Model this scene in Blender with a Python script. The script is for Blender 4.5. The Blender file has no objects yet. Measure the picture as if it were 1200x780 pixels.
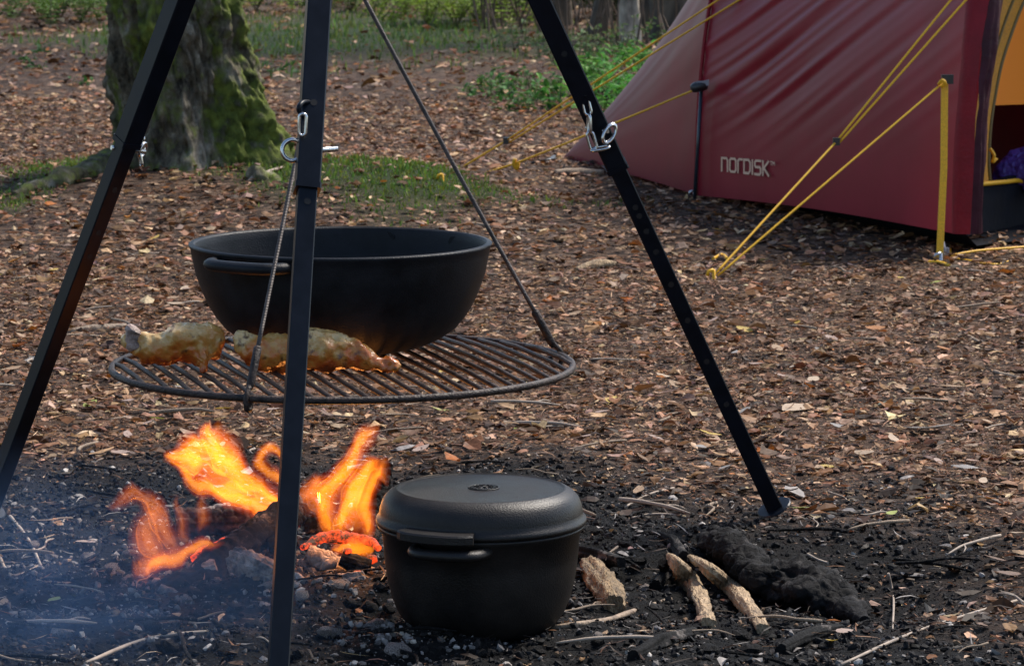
import bpy, bmesh, math, random
import numpy as np
from mathutils import Vector, Matrix, noise as mnoise
R = math.radians
rnd = random.Random(7)
nrg = np.random.default_rng(11)
sc = bpy.context.scene
col = sc.collection

# ------------------------------------------------------------------ camera, sky, sun, exposure
PITCH = R(7.68); F = 3970.0; H = 0.91
cam_d = bpy.data.cameras.new('camera'); cam = bpy.data.objects.new('camera', cam_d); col.objects.link(cam)
cam.location = (0, 0, H); cam.rotation_euler = (math.pi/2 - PITCH, 0, 0)
cam_d.sensor_width = 36; cam_d.lens = 36*F/1200; cam_d.clip_end = 500; cam_d.clip_start = 0.1
cam_d.dof.use_dof = True; cam_d.dof.focus_distance = 4.45; cam_d.dof.aperture_fstop = 30
sc.camera = cam
SUN_EL, SUN_AZ = R(52), R(48)          # azimuth clockwise from +Y
world = bpy.data.worlds.new('World'); sc.world = world; world.use_nodes = True
wn = world.node_tree; bg = wn.nodes['Background']
sky = wn.nodes.new('ShaderNodeTexSky'); sky.sky_type = 'NISHITA'; sky.sun_disc = False
sky.sun_elevation = SUN_EL; sky.sun_rotation = SUN_AZ
try: sky.air_density = 1.0; sky.dust_density = 1.0
except Exception: pass
wn.links.new(sky.outputs[0], bg.inputs[0]); bg.inputs[1].default_value = 0.12
sd = bpy.data.lights.new('sun', 'SUN'); sd.energy = 3.8; sd.angle = R(16); sd.color = (1, .92, .82)
sun = bpy.data.objects.new('sun', sd); col.objects.link(sun)
sdir = Vector((math.sin(SUN_AZ)*math.cos(SUN_EL), math.cos(SUN_AZ)*math.cos(SUN_EL), math.sin(SUN_EL)))
sun.rotation_euler = sdir.to_track_quat('Z', 'Y').to_euler(); sun.location = sdir*20
vs = sc.view_settings; vs.view_transform = 'Standard'; vs.look = 'None'; vs.exposure = 0.82; vs.gamma = 1.0
sc.cycles.use_denoising = True
sc.cycles.volume_step_rate = 0.5
sc.cycles.max_bounces = 8; sc.cycles.volume_bounces = 1; sc.cycles.transparent_max_bounces = 16

# ------------------------------------------------------------------ pixel -> world helpers (1200x780 photo grid)
CP, SP = math.cos(PITCH), math.sin(PITCH)
def ray(px, py):
    x = (px-600)/F; y = -(py-390)/F
    return Vector((x, CP + y*SP, -SP + y*CP))
def at(px, py, Y):
    d = ray(px, py); return Vector((0, 0, H)) + d*(Y/d.y)
def gnd(px, py, z=0.0):
    d = ray(px, py); return Vector((0, 0, H)) + d*((z-H)/d.z)
def proj(p):
    q = Vector(p) - Vector((0, 0, H)); dz = q.y*CP - q.z*SP
    return 600 + F*q.x/dz, 390 - F*(q.y*SP + q.z*CP)/dz
def pxm(Y): return Y/CP/F*1.0            # metres per photo pixel at distance Y (approx)

# ------------------------------------------------------------------ numpy noise
def vn(x, y, s=0):
    x = np.asarray(x, float); y = np.asarray(y, float)
    ix = np.floor(x); iy = np.floor(y); fx = x-ix; fy = y-iy
    fx = fx*fx*(3-2*fx); fy = fy*fy*(3-2*fy)
    def hsh(a, b):
        v = np.sin(a*127.1 + b*311.7 + s*74.7)*43758.5453; return v-np.floor(v)
    return (hsh(ix, iy)*(1-fx)+hsh(ix+1, iy)*fx)*(1-fy) + (hsh(ix, iy+1)*(1-fx)+hsh(ix+1, iy+1)*fx)*fy
def fbm(x, y, s=0, o=4):
    t = 0; a = .5
    for k in range(o): t = t + a*(vn(x*2**k, y*2**k, s+k)-.5); a *= .5
    return t
def sstep(a, b, x):
    t = np.clip((x-a)/(b-a), 0, 1); return t*t*(3-2*t)

TREE = gnd(236, 219)
def hgt(x, y):
    x = np.asarray(x, float); y = np.asarray(y, float)
    h = .03*fbm(x*1.3, y*1.3, 3, 3) + .016*fbm(x*9, y*9, 5, 3)
    pit = np.exp(-(((x+.3)/.85)**2 + ((y-4.2)/.8)**2)**2)
    h = h + .05*pit*fbm(x*6, y*6, 9, 4) + .022*pit*fbm(x*28, y*28, 14, 2)
    h = h - .05*np.exp(-(((x-.47)/.16)**2 + ((y-4.36)/.2)**2)) - .03*np.exp(-(((x-.2)/.16)**2 + ((y-4.3)/.2)**2))
    h = h + .07*np.exp(-(((x-TREE.x)/.7)**2 + ((y-TREE.y)/.9)**2))
    h = h + .05*np.exp(-(((x+.35)/.32)**2 + ((y-9.5)/.7)**2))
    return h
def hz(x, y): return float(hgt(x, y))
def on(px, py, dz=0.0):
    p = gnd(px, py)
    for _ in range(4): p = gnd(px, py, hz(p.x, p.y)+dz)
    return p
def charm(x, y):
    r = np.sqrt(((x+.22)/1.06)**2 + ((y-4.22)/1.16)**2)
    r = r + .55*fbm(x*3.5, y*2.2, 21, 4)
    return 1-sstep(.70, 1.12, r)
def mossm(x, y):
    def g(px, py, rx, ry):
        c = gnd(px, py); return np.exp(-(((x-c.x)/rx)**2 + ((y-c.y)/ry)**2))
    m = g(470, 236, .20, .62)*1.5 + g(560, 240, .2, .4)*.35 + g(85, 212, .22, .5)*1.1 + g(345, 225, .12, .5) + g(250, 225, .12, .3)*.6
    m = m + g(20, 245, .1, .4)*.7 + g(650, 240, .2, .3)*.2
    far = g(420, 36, 1.2, 3.0)*1.0 + g(300, 50, .7, 2.0)*.7 + g(560, 50, .5, 2.0)*.4 + g(130, 42, .3, 1.2)*.6
    return np.clip(m + far + 1.1*fbm(x*3, y*1.5, 31, 4)-.12, 0, 1)*(m+far > .03)

# ------------------------------------------------------------------ materials
def mk(name):
    m = bpy.data.materials.new(name); m.use_nodes = True
    return m, m.node_tree, m.node_tree.nodes['Principled BSDF']
def mat(name, c, rough=.6, metal=0., var=.25, scale=20., bump=0., bscale=60., spec=.5, stretch=(1, 1, 1), c2=None, sheen=0., rvar=.1, thr=None):
    m, nt, b = mk(name); N = nt.nodes; L = nt.links
    tc = N.new('ShaderNodeTexCoord'); mp = N.new('ShaderNodeMapping'); mp.inputs['Scale'].default_value = stretch
    L.new(tc.outputs['Object'], mp.inputs[0])
    n = N.new('ShaderNodeTexNoise'); n.inputs['Scale'].default_value = scale; n.inputs['Detail'].default_value = 6; n.inputs['Roughness'].default_value = .62
    L.new(mp.outputs[0], n.inputs['Vector'])
    r = N.new('ShaderNodeValToRGB'); e = r.color_ramp.elements
    lo, hi = thr or (.32, .68)
    e[0].position = lo; e[1].position = hi
    a = c; bb = c2 or c
    e[0].color = (a[0]*(1-var), a[1]*(1-var), a[2]*(1-var), 1); e[1].color = (min(1, bb[0]*(1+var)), min(1, bb[1]*(1+var)), min(1, bb[2]*(1+var)), 1)
    L.new(n.outputs['Fac'], r.inputs[0]); L.new(r.outputs[0], b.inputs['Base Color'])
    mr = N.new('ShaderNodeMapRange'); mr.inputs['To Min'].default_value = max(0, rough-rvar); mr.inputs['To Max'].default_value = min(1, rough+rvar)
    L.new(n.outputs['Fac'], mr.inputs[0]); L.new(mr.outputs[0], b.inputs['Roughness'])
    b.inputs['Metallic'].default_value = metal; b.inputs['Specular IOR Level'].default_value = spec
    if sheen: b.inputs['Sheen Weight'].default_value = sheen
    if bump:
        n2 = N.new('ShaderNodeTexNoise'); n2.inputs['Scale'].default_value = bscale; n2.inputs['Detail'].default_value = 5
        L.new(mp.outputs[0], n2.inputs['Vector'])
        bp = N.new('ShaderNodeBump'); bp.inputs['Strength'].default_value = bump; bp.inputs['Distance'].default_value = .01
        L.new(n2.outputs['Fac'], bp.inputs['Height']); L.new(bp.outputs[0], b.inputs['Normal'])
    return m
def attrmat(name, rough=.75, trans=0., spec=.35):
    m, nt, b = mk(name); N = nt.nodes; L = nt.links
    a = N.new('ShaderNodeAttribute'); a.attribute_name = 'col'
    tc = N.new('ShaderNodeTexCoord'); n = N.new('ShaderNodeTexNoise'); n.inputs['Scale'].default_value = 160; n.inputs['Detail'].default_value = 4
    L.new(tc.outputs['Object'], n.inputs['Vector'])
    mr = N.new('ShaderNodeMapRange'); mr.inputs['From Min'].default_value = .3; mr.inputs['From Max'].default_value = .7
    mr.inputs['To Min'].default_value = .62; mr.inputs['To Max'].default_value = 1.3
    L.new(n.outputs['Fac'], mr.inputs[0])
    mx = N.new('ShaderNodeVectorMath'); mx.operation = 'SCALE'; L.new(a.outputs['Color'], mx.inputs[0]); L.new(mr.outputs[0], mx.inputs['Scale'])
    L.new(mx.outputs[0], b.inputs['Base Color']); b.inputs['Roughness'].default_value = rough
    b.inputs['Specular IOR Level'].default_value = spec
    if trans:
        t = N.new('ShaderNodeBsdfTranslucent'); L.new(mx.outputs[0], t.inputs[0]); x_ = N.new('ShaderNodeMixShader'); x_.inputs[0].default_value = trans
        L.new(b.outputs[0], x_.inputs[1]); L.new(t.outputs[0], x_.inputs[2]); L.new(x_.outputs[0], N['Material Output'].inputs[0])
    return m
M = {}
M['black_steel'] = mat('black_powder_coat', (.0026, .0046, .0090), .36, 0, .3, 40, rvar=.08, spec=.19)
M['cast_iron'] = mat('cast_iron', (.0045, .006, .0085), .46, 0, .5, 16, .14, 480, rvar=.16, spec=.17, c2=(.0085, .0095, .012))
M['sooty_iron'] = mat('sooty_cast_iron', (.0042, .0048, .0065), .44, 0, .5, 11, .14, 480, c2=(.0115, .0095, .0085), rvar=.2, spec=.27)
M['grate_iron'] = mat('rusty_grate_iron', (.014, .0105, .0095), .5, 0, .4, 90, .3, 300, c2=(.04, .026, .021), spec=.25)
M['chain'] = mat('zinc_chain', (.5, .5, .5), .25, 1., .2, 80)
M['cable'] = mat('wire_rope', (.05, .042, .04), .5, .3, .3, 60, c2=(.10, .08, .072))
M['hole'] = mat('hole_dark', (.004, .004, .005), .8)
def wire_bump(m, s):
    nt = m.node_tree; N = nt.nodes; L = nt.links; b = N['Principled BSDF']
    tc = N.new('ShaderNodeTexCoord'); w = N.new('ShaderNodeTexWave'); w.bands_direction = 'Z'; w.inputs['Scale'].default_value = s; w.inputs['Distortion'].default_value = .4
    L.new(tc.outputs['Object'], w.inputs[0]); bp = N.new('ShaderNodeBump'); bp.inputs['Strength'].default_value = .45; bp.inputs['Distance'].default_value = .002
    L.new(w.outputs['Fac'], bp.inputs['Height']); L.new(bp.outputs[0], b.inputs['Normal'])
wire_bump(M['cable'], 170)
M['fly'] = mat('red_tent_nylon', (.215, .010, .023), .42, 0, .08, 5, c2=(.23, .012, .027), spec=.20, rvar=.04)
M['fly_tail'] = mat('red_tent_nylon_tail', (.19, .012, .025), .46, 0, .10, 5, c2=(.21, .014, .028), spec=.13, rvar=.04)
M['fly_trim'] = mat('red_tent_sleeve', (.20, .008, .016), .45, 0, .2, 12, .15, 120, spec=.2)
M['fly_dark'] = mat('dark_purple_lining', (.042, .009, .017), .4, 0, .3, 16, .3, 30, spec=.14)
M['ground_cloth'] = mat('black_groundsheet', (.007, .008, .012), .8, 0, .3, 14, .25, 25, spec=.1)
def translucent(m, c, f):
    nt = m.node_tree; t = nt.nodes.new('ShaderNodeBsdfTranslucent'); t.inputs[0].default_value = (*c, 1); x_ = nt.nodes.new('ShaderNodeMixShader'); x_.inputs[0].default_value = f
    nt.links.new(nt.nodes['Principled BSDF'].outputs[0], x_.inputs[1]); nt.links.new(t.outputs[0], x_.inputs[2]); nt.links.new(x_.outputs[0], nt.nodes['Material Output'].inputs[0])
translucent(M['fly'], (.35, .03, .045), .10); translucent(M['fly_tail'], (.35, .03, .05), .08)
M['yellow_mesh'] = mat('yellow_door_binding', (.55, .24, .008), .6, 0, .25, 60, .3, 400, stretch=(1, 1, 5))
M['olive'] = mat('olive_zip_tape', (.13, .085, .012), .6, 0, .2, 60)
M['inner_shade'] = mat('interior_shade_brown', (.05, .012, .012), .7)  # dark brown stands in for the shade inside the tent
m, nt, b = mk('orange_inner_fabric'); M['orange'] = m
b.inputs['Base Color'].default_value = (.97, .27, .004, 1); b.inputs['Roughness'].default_value = .7
_t = nt.nodes.new('ShaderNodeBsdfTranslucent'); _t.inputs[0].default_value = (.9, .3, .01, 1); _x = nt.nodes.new('ShaderNodeMixShader'); _x.inputs[0].default_value = .08
nt.links.new(b.outputs[0], _x.inputs[1]); nt.links.new(_t.outputs[0], _x.inputs[2]); nt.links.new(_x.outputs[0], nt.nodes['Material Output'].inputs[0])
M['yellow'] = mat('yellow_cord', (.72, .38, .008), .55, 0, .25, 300)
M['black_plastic'] = mat('black_plastic', (.015, .016, .018), .4)
M['grey_plastic'] = mat('grey_webbing', (.22, .22, .25), .5)
M['logo'] = mat('beige_print', (.66, .42, .29), .6, 0, .06, 200)
M['pole'] = mat('dark_tent_pole', (.025, .04, .055), .3, .3, .2, 30)
M['purple'] = mat('purple_quilt', (.06, .035, .22), .5, 0, .3, 30, .5, 60)
M['steel_peg'] = mat('steel_peg', (.45, .45, .46), .35, .9)
M['wood_pale'] = mat('pale_split_wood', (.15, .095, .05), .8, 0, .5, 34, 1., 150, stretch=(2.2, .5, 1), c2=(.34, .24, .14))
M['wood_bark'] = mat('flaking_bark_wood', (.09, .058, .032), .85, 0, .5, 50, 1., 180, stretch=(2, .6, 1), c2=(.24, .165, .09))
M['twig'] = mat('dry_twig', (.16, .105, .065), .7, 0, .4, 60, .4, 200, c2=(.26, .19, .13))
M['pale_twig'] = mat('pale_twig', (.28, .22, .17), .7, 0, .3, 60)
M['stem'] = mat('plant_stem', (.10, .09, .035), .7)
M['brush'] = mat('dead_brush', (.085, .055, .035), .8, 0, .4, 10)
def charmat(name, c0, c1, ash, vscale, ashlo, ashhi, bs=.55, vw=.6):
    m, nt, b = mk(name); N = nt.nodes; L = nt.links
    tc = N.new('ShaderNodeTexCoord')
    n = N.new('ShaderNodeTexNoise'); n.inputs['Scale'].default_value = 22; n.inputs['Detail'].default_value = 8; n.inputs['Roughness'].default_value = .7
    L.new(tc.outputs['Object'], n.inputs['Vector'])
    r = N.new('ShaderNodeValToRGB'); e = r.color_ramp.elements
    e[0].position = .38; e[0].color = (*c0, 1); e[1].position = ashhi; e[1].color = (*ash, 1)
    k = e.new(ashlo); k.color = (*c1, 1)
    L.new(n.outputs['Fac'], r.inputs[0]); L.new(r.outputs[0], b.inputs['Base Color']); b.inputs['Roughness'].default_value = .8; b.inputs['Specular IOR Level'].default_value = .14
    v = N.new('ShaderNodeTexVoronoi'); v.feature = 'DISTANCE_TO_EDGE'; v.inputs['Scale'].default_value = vscale
    ds = N.new('ShaderNodeVectorMath'); ds.operation = 'ADD'; n3 = N.new('ShaderNodeTexNoise'); n3.inputs['Scale'].default_value = 30
    sca = N.new('ShaderNodeVectorMath'); sca.operation = 'SCALE'; sca.inputs['Scale'].default_value = .02
    L.new(tc.outputs['Object'], n3.inputs['Vector']); L.new(n3.outputs['Color'], sca.inputs[0]); L.new(tc.outputs['Object'], ds.inputs[0]); L.new(sca.outputs[0], ds.inputs[1]); L.new(ds.outputs[0], v.inputs['Vector'])
    mr = N.new('ShaderNodeMapRange'); mr.inputs['From Max'].default_value = .12; L.new(v.outputs['Distance'], mr.inputs[0])
    ad = N.new('ShaderNodeMath'); ad.operation = 'ADD'; vm = N.new('ShaderNodeMath'); vm.operation = 'MULTIPLY'; vm.inputs[1].default_value = vw; L.new(mr.outputs[0], vm.inputs[0]); L.new(vm.outputs[0], ad.inputs[0])
    nf = N.new('ShaderNodeTexNoise'); nf.inputs['Scale'].default_value = 130; nf.inputs['Detail'].default_value = 7; nf.inputs['Roughness'].default_value = .75; L.new(tc.outputs['Object'], nf.inputs['Vector']); L.new(nf.outputs['Fac'], ad.inputs[1])
    bp = N.new('ShaderNodeBump'); bp.inputs['Strength'].default_value = bs; bp.inputs['Distance'].default_value = .005
    L.new(ad.outputs[0], bp.inputs['Height']); L.new(bp.outputs[0], b.inputs['Normal'])
    return m
M['char'] = charmat('charred_wood', (.003, .003, .0035), (.010, .0095, .0095), (.20, .175, .16), 75, .56, .70, .9, .0)
M['char_brown'] = charmat('cracked_brown_log', (.012, .007, .006), (.065, .036, .028), (.22, .15, .12), 75, .54, .70, .7, .0)
M['char_ash'] = charmat('ashy_charred_wood', (.06, .05, .046), (.28, .235, .21), (.50, .45, .41), 55, .5, .66, .8, .45)
M['char_root'] = charmat('burnt_root', (.003, .003, .0034), (.014, .0132, .0135), (.09, .08, .075), 48, .57, .72, .9, .35)
def embermat(name, power):
    m, nt, b = mk(name); N = nt.nodes; L = nt.links
    tc = N.new('ShaderNodeTexCoord'); n = N.new('ShaderNodeTexNoise'); n.inputs['Scale'].default_value = 62; n.inputs['Detail'].default_value = 9; n.inputs['Roughness'].default_value = .78
    L.new(tc.outputs['Object'], n.inputs['Vector'])
    r = N.new('ShaderNodeValToRGB'); e = r.color_ramp.elements
    e[0].position = .44; e[0].color = (0, 0, 0, 1); e[1].position = .68; e[1].color = (1, 1, 1, 1)
    L.new(n.outputs['Fac'], r.inputs[0]); mu = N.new('ShaderNodeMath'); mu.operation = 'MULTIPLY'; mu.inputs[1].default_value = power
    L.new(r.outputs[0], mu.inputs[0]); L.new(mu.outputs[0], b.inputs['Emission Strength'])
    b.inputs['Emission Color'].default_value = (1, .075, .012, 1); b.inputs['Base Color'].default_value = (.012, .011, .011, 1); b.inputs['Roughness'].default_value = .8
    return m
M['ember'] = embermat('glowing_ember', 1.5)
M['ember_dim'] = embermat('dull_ember', 1.1)

# ------------------------------------------------------------------ mesh building
ORG = {}
def setp(o, label=None, cat=None, group=None, kind=None):
    if label: o['label'] = label
    if cat: o['category'] = cat
    if group: o['group'] = group
    if kind: o['kind'] = kind
    return o
def thing(name, loc, label, cat, group=None):
    o = bpy.data.objects.new(name, None); o.empty_display_size = .05; col.objects.link(o); o.location = loc; ORG[o.name] = Vector(loc)
    return setp(o, label, cat, group)
def link(name, me, parent=None, origin=(0, 0, 0)):
    o = bpy.data.objects.new(name, me); col.objects.link(o)
    if parent is not None: o.parent = parent; ORG[o.name] = ORG[parent.name]
    else: o.location = origin; ORG[o.name] = Vector(origin)
    return o
def catmull(pts, n):
    pts = [Vector(p) if not isinstance(p, (int, float)) else p for p in pts]
    if len(pts) == 2: return [pts[0]+(pts[1]-pts[0])*(i/(n-1)) for i in range(n)]
    out = []; m = len(pts)-1
    for i in range(n):
        u = i/(n-1)*m; k = min(int(u), m-1); t = u-k
        p0 = pts[max(k-1, 0)]; p1 = pts[k]; p2 = pts[k+1]; p3 = pts[min(k+2, m)]
        out.append(.5*((2*p1)+(p2-p0)*t+(2*p0-5*p1+4*p2-p3)*t*t+(3*p1-p0-3*p2+p3)*t*t*t))
    return out
class MB:
    def __init__(s): s.v = []; s.f = []; s.sm = []
    def add(s, vs, fs, smooth=False):
        k = len(s.v); s.v += [Vector(v) for v in vs]; s.f += [[i+k for i in f] for f in fs]; s.sm += [smooth]*len(fs)
    def box(s, c, hx, X=Vector((1, 0, 0)), Y=Vector((0, 1, 0)), Z=Vector((0, 0, 1))):
        c = Vector(c); vs = [c+X*(hx[0]*a)+Y*(hx[1]*b)+Z*(hx[2]*d) for a in (-1, 1) for b in (-1, 1) for d in (-1, 1)]
        s.add(vs, [(0, 1, 3, 2), (4, 6, 7, 5), (0, 4, 5, 1), (2, 3, 7, 6), (0, 2, 6, 4), (1, 5, 7, 3)])
    def tube(s, pts, rad, n=10, smooth=True, prof=None, ref=None, closed=False, nz=0., nf=30., seed=0, flat=1.0):
        pts = [Vector(p) for p in pts]; m = len(pts)
        if not hasattr(rad, '__len__'): rad = [rad]*m
        up = Vector(ref) if ref is not None else None; vs = []; fs = []; U = None
        for i, p in enumerate(pts):
            if closed: t = pts[(i+1) % m]-pts[i-1]
            else: t = pts[min(i+1, m-1)]-pts[max(i-1, 0)]
            t.normalize()
            if U is None:
                a = up if up is not None else (Vector((0, 0, 1)) if abs(t.z) < .9 else Vector((1, 0, 0)))
                U = a-t*a.dot(t); U.normalize()
            else:
                U = U-t*U.dot(t); U.normalize()
            W = t.cross(U)
            for k in range(n):
                if prof: cx, cy = prof[k]
                else: cx, cy = math.cos(2*math.pi*k/n), math.sin(2*math.pi*k/n)
                r = rad[i]; q = p+U*(cx*r*flat)+W*(cy*r)
                if nz:
                    d = mnoise.fractal(q*nf+Vector((seed*3.7, seed, 0)), 1.0, 2.0, 4)
                    q = p+(q-p)*(1+nz*d)
                vs.append(q)
        for i in range(m if closed else m-1):
            j = (i+1) % m
            for k in range(n):
                l = (k+1) % n; fs.append((i*n+k, i*n+l, j*n+l, j*n+k))
        s.add(vs, fs, smooth)
        if not closed:
            k0 = len(s.v)-m*n
            s.f.append([k0+k for k in range(n)][::-1]); s.sm.append(False); s.f.append([k0+(m-1)*n+k for k in range(n)]); s.sm.append(False)
    def lathe(s, prof, c, n=64, X=Vector((1, 0, 0)), Y=Vector((0, 1, 0)), Z=Vector((0, 0, 1)), smooth=True):
        c = Vector(c); vs = []; fs = []; m = len(prof)
        for r, z in prof:
            for k in range(n):
                a = 2*math.pi*k/n; vs.append(c+X*(r*math.cos(a))+Y*(r*math.sin(a))+Z*z)
        for i in range(m-1):
            for k in range(n):
                l = (k+1) % n; fs.append((i*n+k, i*n+l, (i+1)*n+l, (i+1)*n+k))
        s.add(vs, fs, smooth)
        k0 = len(s.v)-m*n
        if prof[0][0] > 1e-6: s.f.append([k0+k for k in range(n)][::-1]); s.sm.append(smooth)
        if prof[-1][0] > 1e-6: s.f.append([k0+(m-1)*n+k for k in range(n)]); s.sm.append(smooth)
    def grid(s, fn, nu, nv, smooth=True, flip=False):
        vs = [fn(i/(nu-1), j/(nv-1)) for i in range(nu) for j in range(nv)]
        fs = []
        for i in range(nu-1):
            for j in range(nv-1):
                q = (i*nv+j, (i+1)*nv+j, (i+1)*nv+j+1, i*nv+j+1); fs.append(q[::-1] if flip else q)
        s.add(vs, fs, smooth)
    def build(s, name, m, parent=None, origin=None, label=None, closed=True):
        if parent is not None: o0 = ORG[parent.name]
        else: o0 = Vector(origin) if origin is not None else Vector((0, 0, 0))
        me = bpy.data.meshes.new(name); me.from_pydata([v-o0 for v in s.v], [], s.f)
        me.polygons.foreach_set('use_smooth', s.sm); me.update(); me.materials.append(m)
        if closed:
            bm = bmesh.new(); bm.from_mesh(me); bmesh.ops.recalc_face_normals(bm, faces=bm.faces); bm.to_mesh(me); bm.free()
        o = link(name, me, parent, o0)
        if label: o['label'] = label
        return o
def npmesh(name, V, Fq, m, colf=None, parent=None, smooth=False, attrs=None):
    me = bpy.data.meshes.new(name); nv = len(V); nf = len(Fq); k = Fq.shape[1]
    me.vertices.add(nv); me.vertices.foreach_set('co', V.astype(np.float32).ravel())
    me.loops.add(nf*k); me.loops.foreach_set('vertex_index', Fq.astype(np.int32).ravel())
    me.polygons.add(nf); me.polygons.foreach_set('loop_start', (np.arange(nf)*k).astype(np.int32))
    me.polygons.foreach_set('use_smooth', np.full(nf, smooth))
    me.update(calc_edges=True); me.materials.append(m)
    if colf is not None:
        a = me.attributes.new('col', 'FLOAT_COLOR', 'FACE'); c = np.ones((nf, 4), np.float32); c[:, :3] = colf; a.data.foreach_set('color', c.ravel())
    for nm, vals in (attrs or {}).items():
        a = me.attributes.new(nm, 'FLOAT', 'POINT'); a.data.foreach_set('value', vals.astype(np.float32))
    return link(name, me, parent)
def copy_tree(o, loc, rz=0, s=1.0):
    r = o.copy(); col.objects.link(r); r.location = loc; r.rotation_euler = (0, 0, rz); r.scale = (s, s, s)
    for ch in list(o.children):
        c = ch.copy(); col.objects.link(c); c.parent = r
        for g in list(ch.children):
            d = g.copy(); col.objects.link(d); d.parent = c
    return r
CH = .22
SQ = [(1, CH-1), (1, 1-CH), (1-CH, 1), (CH-1, 1), (-1, 1-CH), (-1, CH-1), (CH-1, -1), (1-CH, -1)]
CH2 = .12
SQ = [(1, CH2-1), (1, 1-CH2), (1-CH2, 1), (CH2-1, 1), (-1, 1-CH2), (-1, CH2-1), (CH2-1, -1), (1-CH2, -1)]

# ------------------------------------------------------------------ ground
xs = np.concatenate([-60+np.linspace(0, 52, 14), np.linspace(-7.5, -1.6, 50), np.linspace(-1.5, 1.5, 260), np.linspace(1.6, 7.5, 50), 8+np.linspace(0, 52, 14)])
ys = np.concatenate([np.linspace(-20, 2.8, 10), np.linspace(3.0, 6.2, 250), np.linspace(6.25, 14, 130), np.linspace(14.3, 30, 50), np.linspace(32, 160, 20)])
GX, GY = np.meshgrid(xs, ys, indexing='ij')
GV = np.stack([GX.ravel(), GY.ravel(), hgt(GX, GY).ravel()], 1)
ny = len(ys); idx = np.arange(len(xs)*ny).reshape(len(xs), ny)
GF = np.stack([idx[:-1, :-1].ravel(), idx[1:, :-1].ravel(), idx[1:, 1:].ravel(), idx[:-1, 1:].ravel()], 1)
m, nt, b = mk('forest_soil'); N = nt.nodes; L = nt.links
tc = N.new('ShaderNodeTexCoord')
v = N.new('ShaderNodeTexVoronoi'); v.inputs['Scale'].default_value = 42; v.inputs['Randomness'].default_value = 1
L.new(tc.outputs['Object'], v.inputs['Vector'])
sx = N.new('ShaderNodeSeparateColor'); L.new(v.outputs['Color'], sx.inputs[0])
r = N.new('ShaderNodeValToRGB'); e = r.color_ramp.elements
e[0].position = 0; e[0].color = (.030, .018, .012, 1); e[1].position = 1; e[1].color = (.22, .145, .10, 1)
k = e.new(.45); k.color = (.072, .042, .027, 1); k = e.new(.8); k.color = (.14, .085, .055, 1)
L.new(sx.outputs[0], r.inputs[0])
n = N.new('ShaderNodeTexNoise'); n.inputs['Scale'].default_value = 130; n.inputs['Detail'].default_value = 6; L.new(tc.outputs['Object'], n.inputs['Vector'])
r2 = N.new('ShaderNodeValToRGB'); e = r2.color_ramp.elements
e[0].position = .4; e[0].color = (.003, .003, .0033, 1); e[1].position = .82; e[1].color = (.06, .054, .05, 1); k = e.new(.6); k.color = (.009, .0085, .0085, 1)
L.new(n.outputs['Fac'], r2.inputs[0])
ca = N.new('ShaderNodeAttribute'); ca.attribute_name = 'char'; ma = N.new('ShaderNodeAttribute'); ma.attribute_name = 'moss'
mx = N.new('ShaderNodeMix'); mx.data_type = 'RGBA'; L.new(ca.outputs['Fac'], mx.inputs[0]); L.new(r.outputs[0], mx.inputs[6]); L.new(r2.outputs[0], mx.inputs[7])
mx2 = N.new('ShaderNodeMix'); mx2.data_type = 'RGBA'; mx2.inputs[7].default_value = (.035, .055, .014, 1); L.new(ma.outputs['Fac'], mx2.inputs[0]); L.new(mx.outputs[2], mx2.inputs[6])
L.new(mx2.outputs[2], b.inputs['Base Color']); b.inputs['Roughness'].default_value = .85; b.inputs['Specular IOR Level'].default_value = .15
n4 = N.new('ShaderNodeTexNoise'); n4.inputs['Scale'].default_value = 55; n4.inputs['Detail'].default_value = 9; n4.inputs['Roughness'].default_value = .75
L.new(tc.outputs['Object'], n4.inputs['Vector'])
bp = N.new('ShaderNodeBump'); bp.inputs['Strength'].default_value = 1.; bp.inputs['Distance'].default_value = .03
L.new(n4.outputs['Fac'], bp.inputs['Height']); L.new(bp.outputs[0], b.inputs['Normal'])
g = npmesh('ground', GV, GF, m, smooth=True, attrs={'char': charm(GX, GY).ravel(), 'moss': mossm(GX, GY).ravel()})
setp(g, 'brown forest floor with a black burnt patch round the fire', kind='structure')
M['litter'] = attrmat('dry_leaf_litter', .62, .2, .22)
M['crumb'] = attrmat('charcoal_crumb', .75, 0., .14)
M['blade'] = attrmat('grass_blade', .6, .35, .3)

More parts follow.
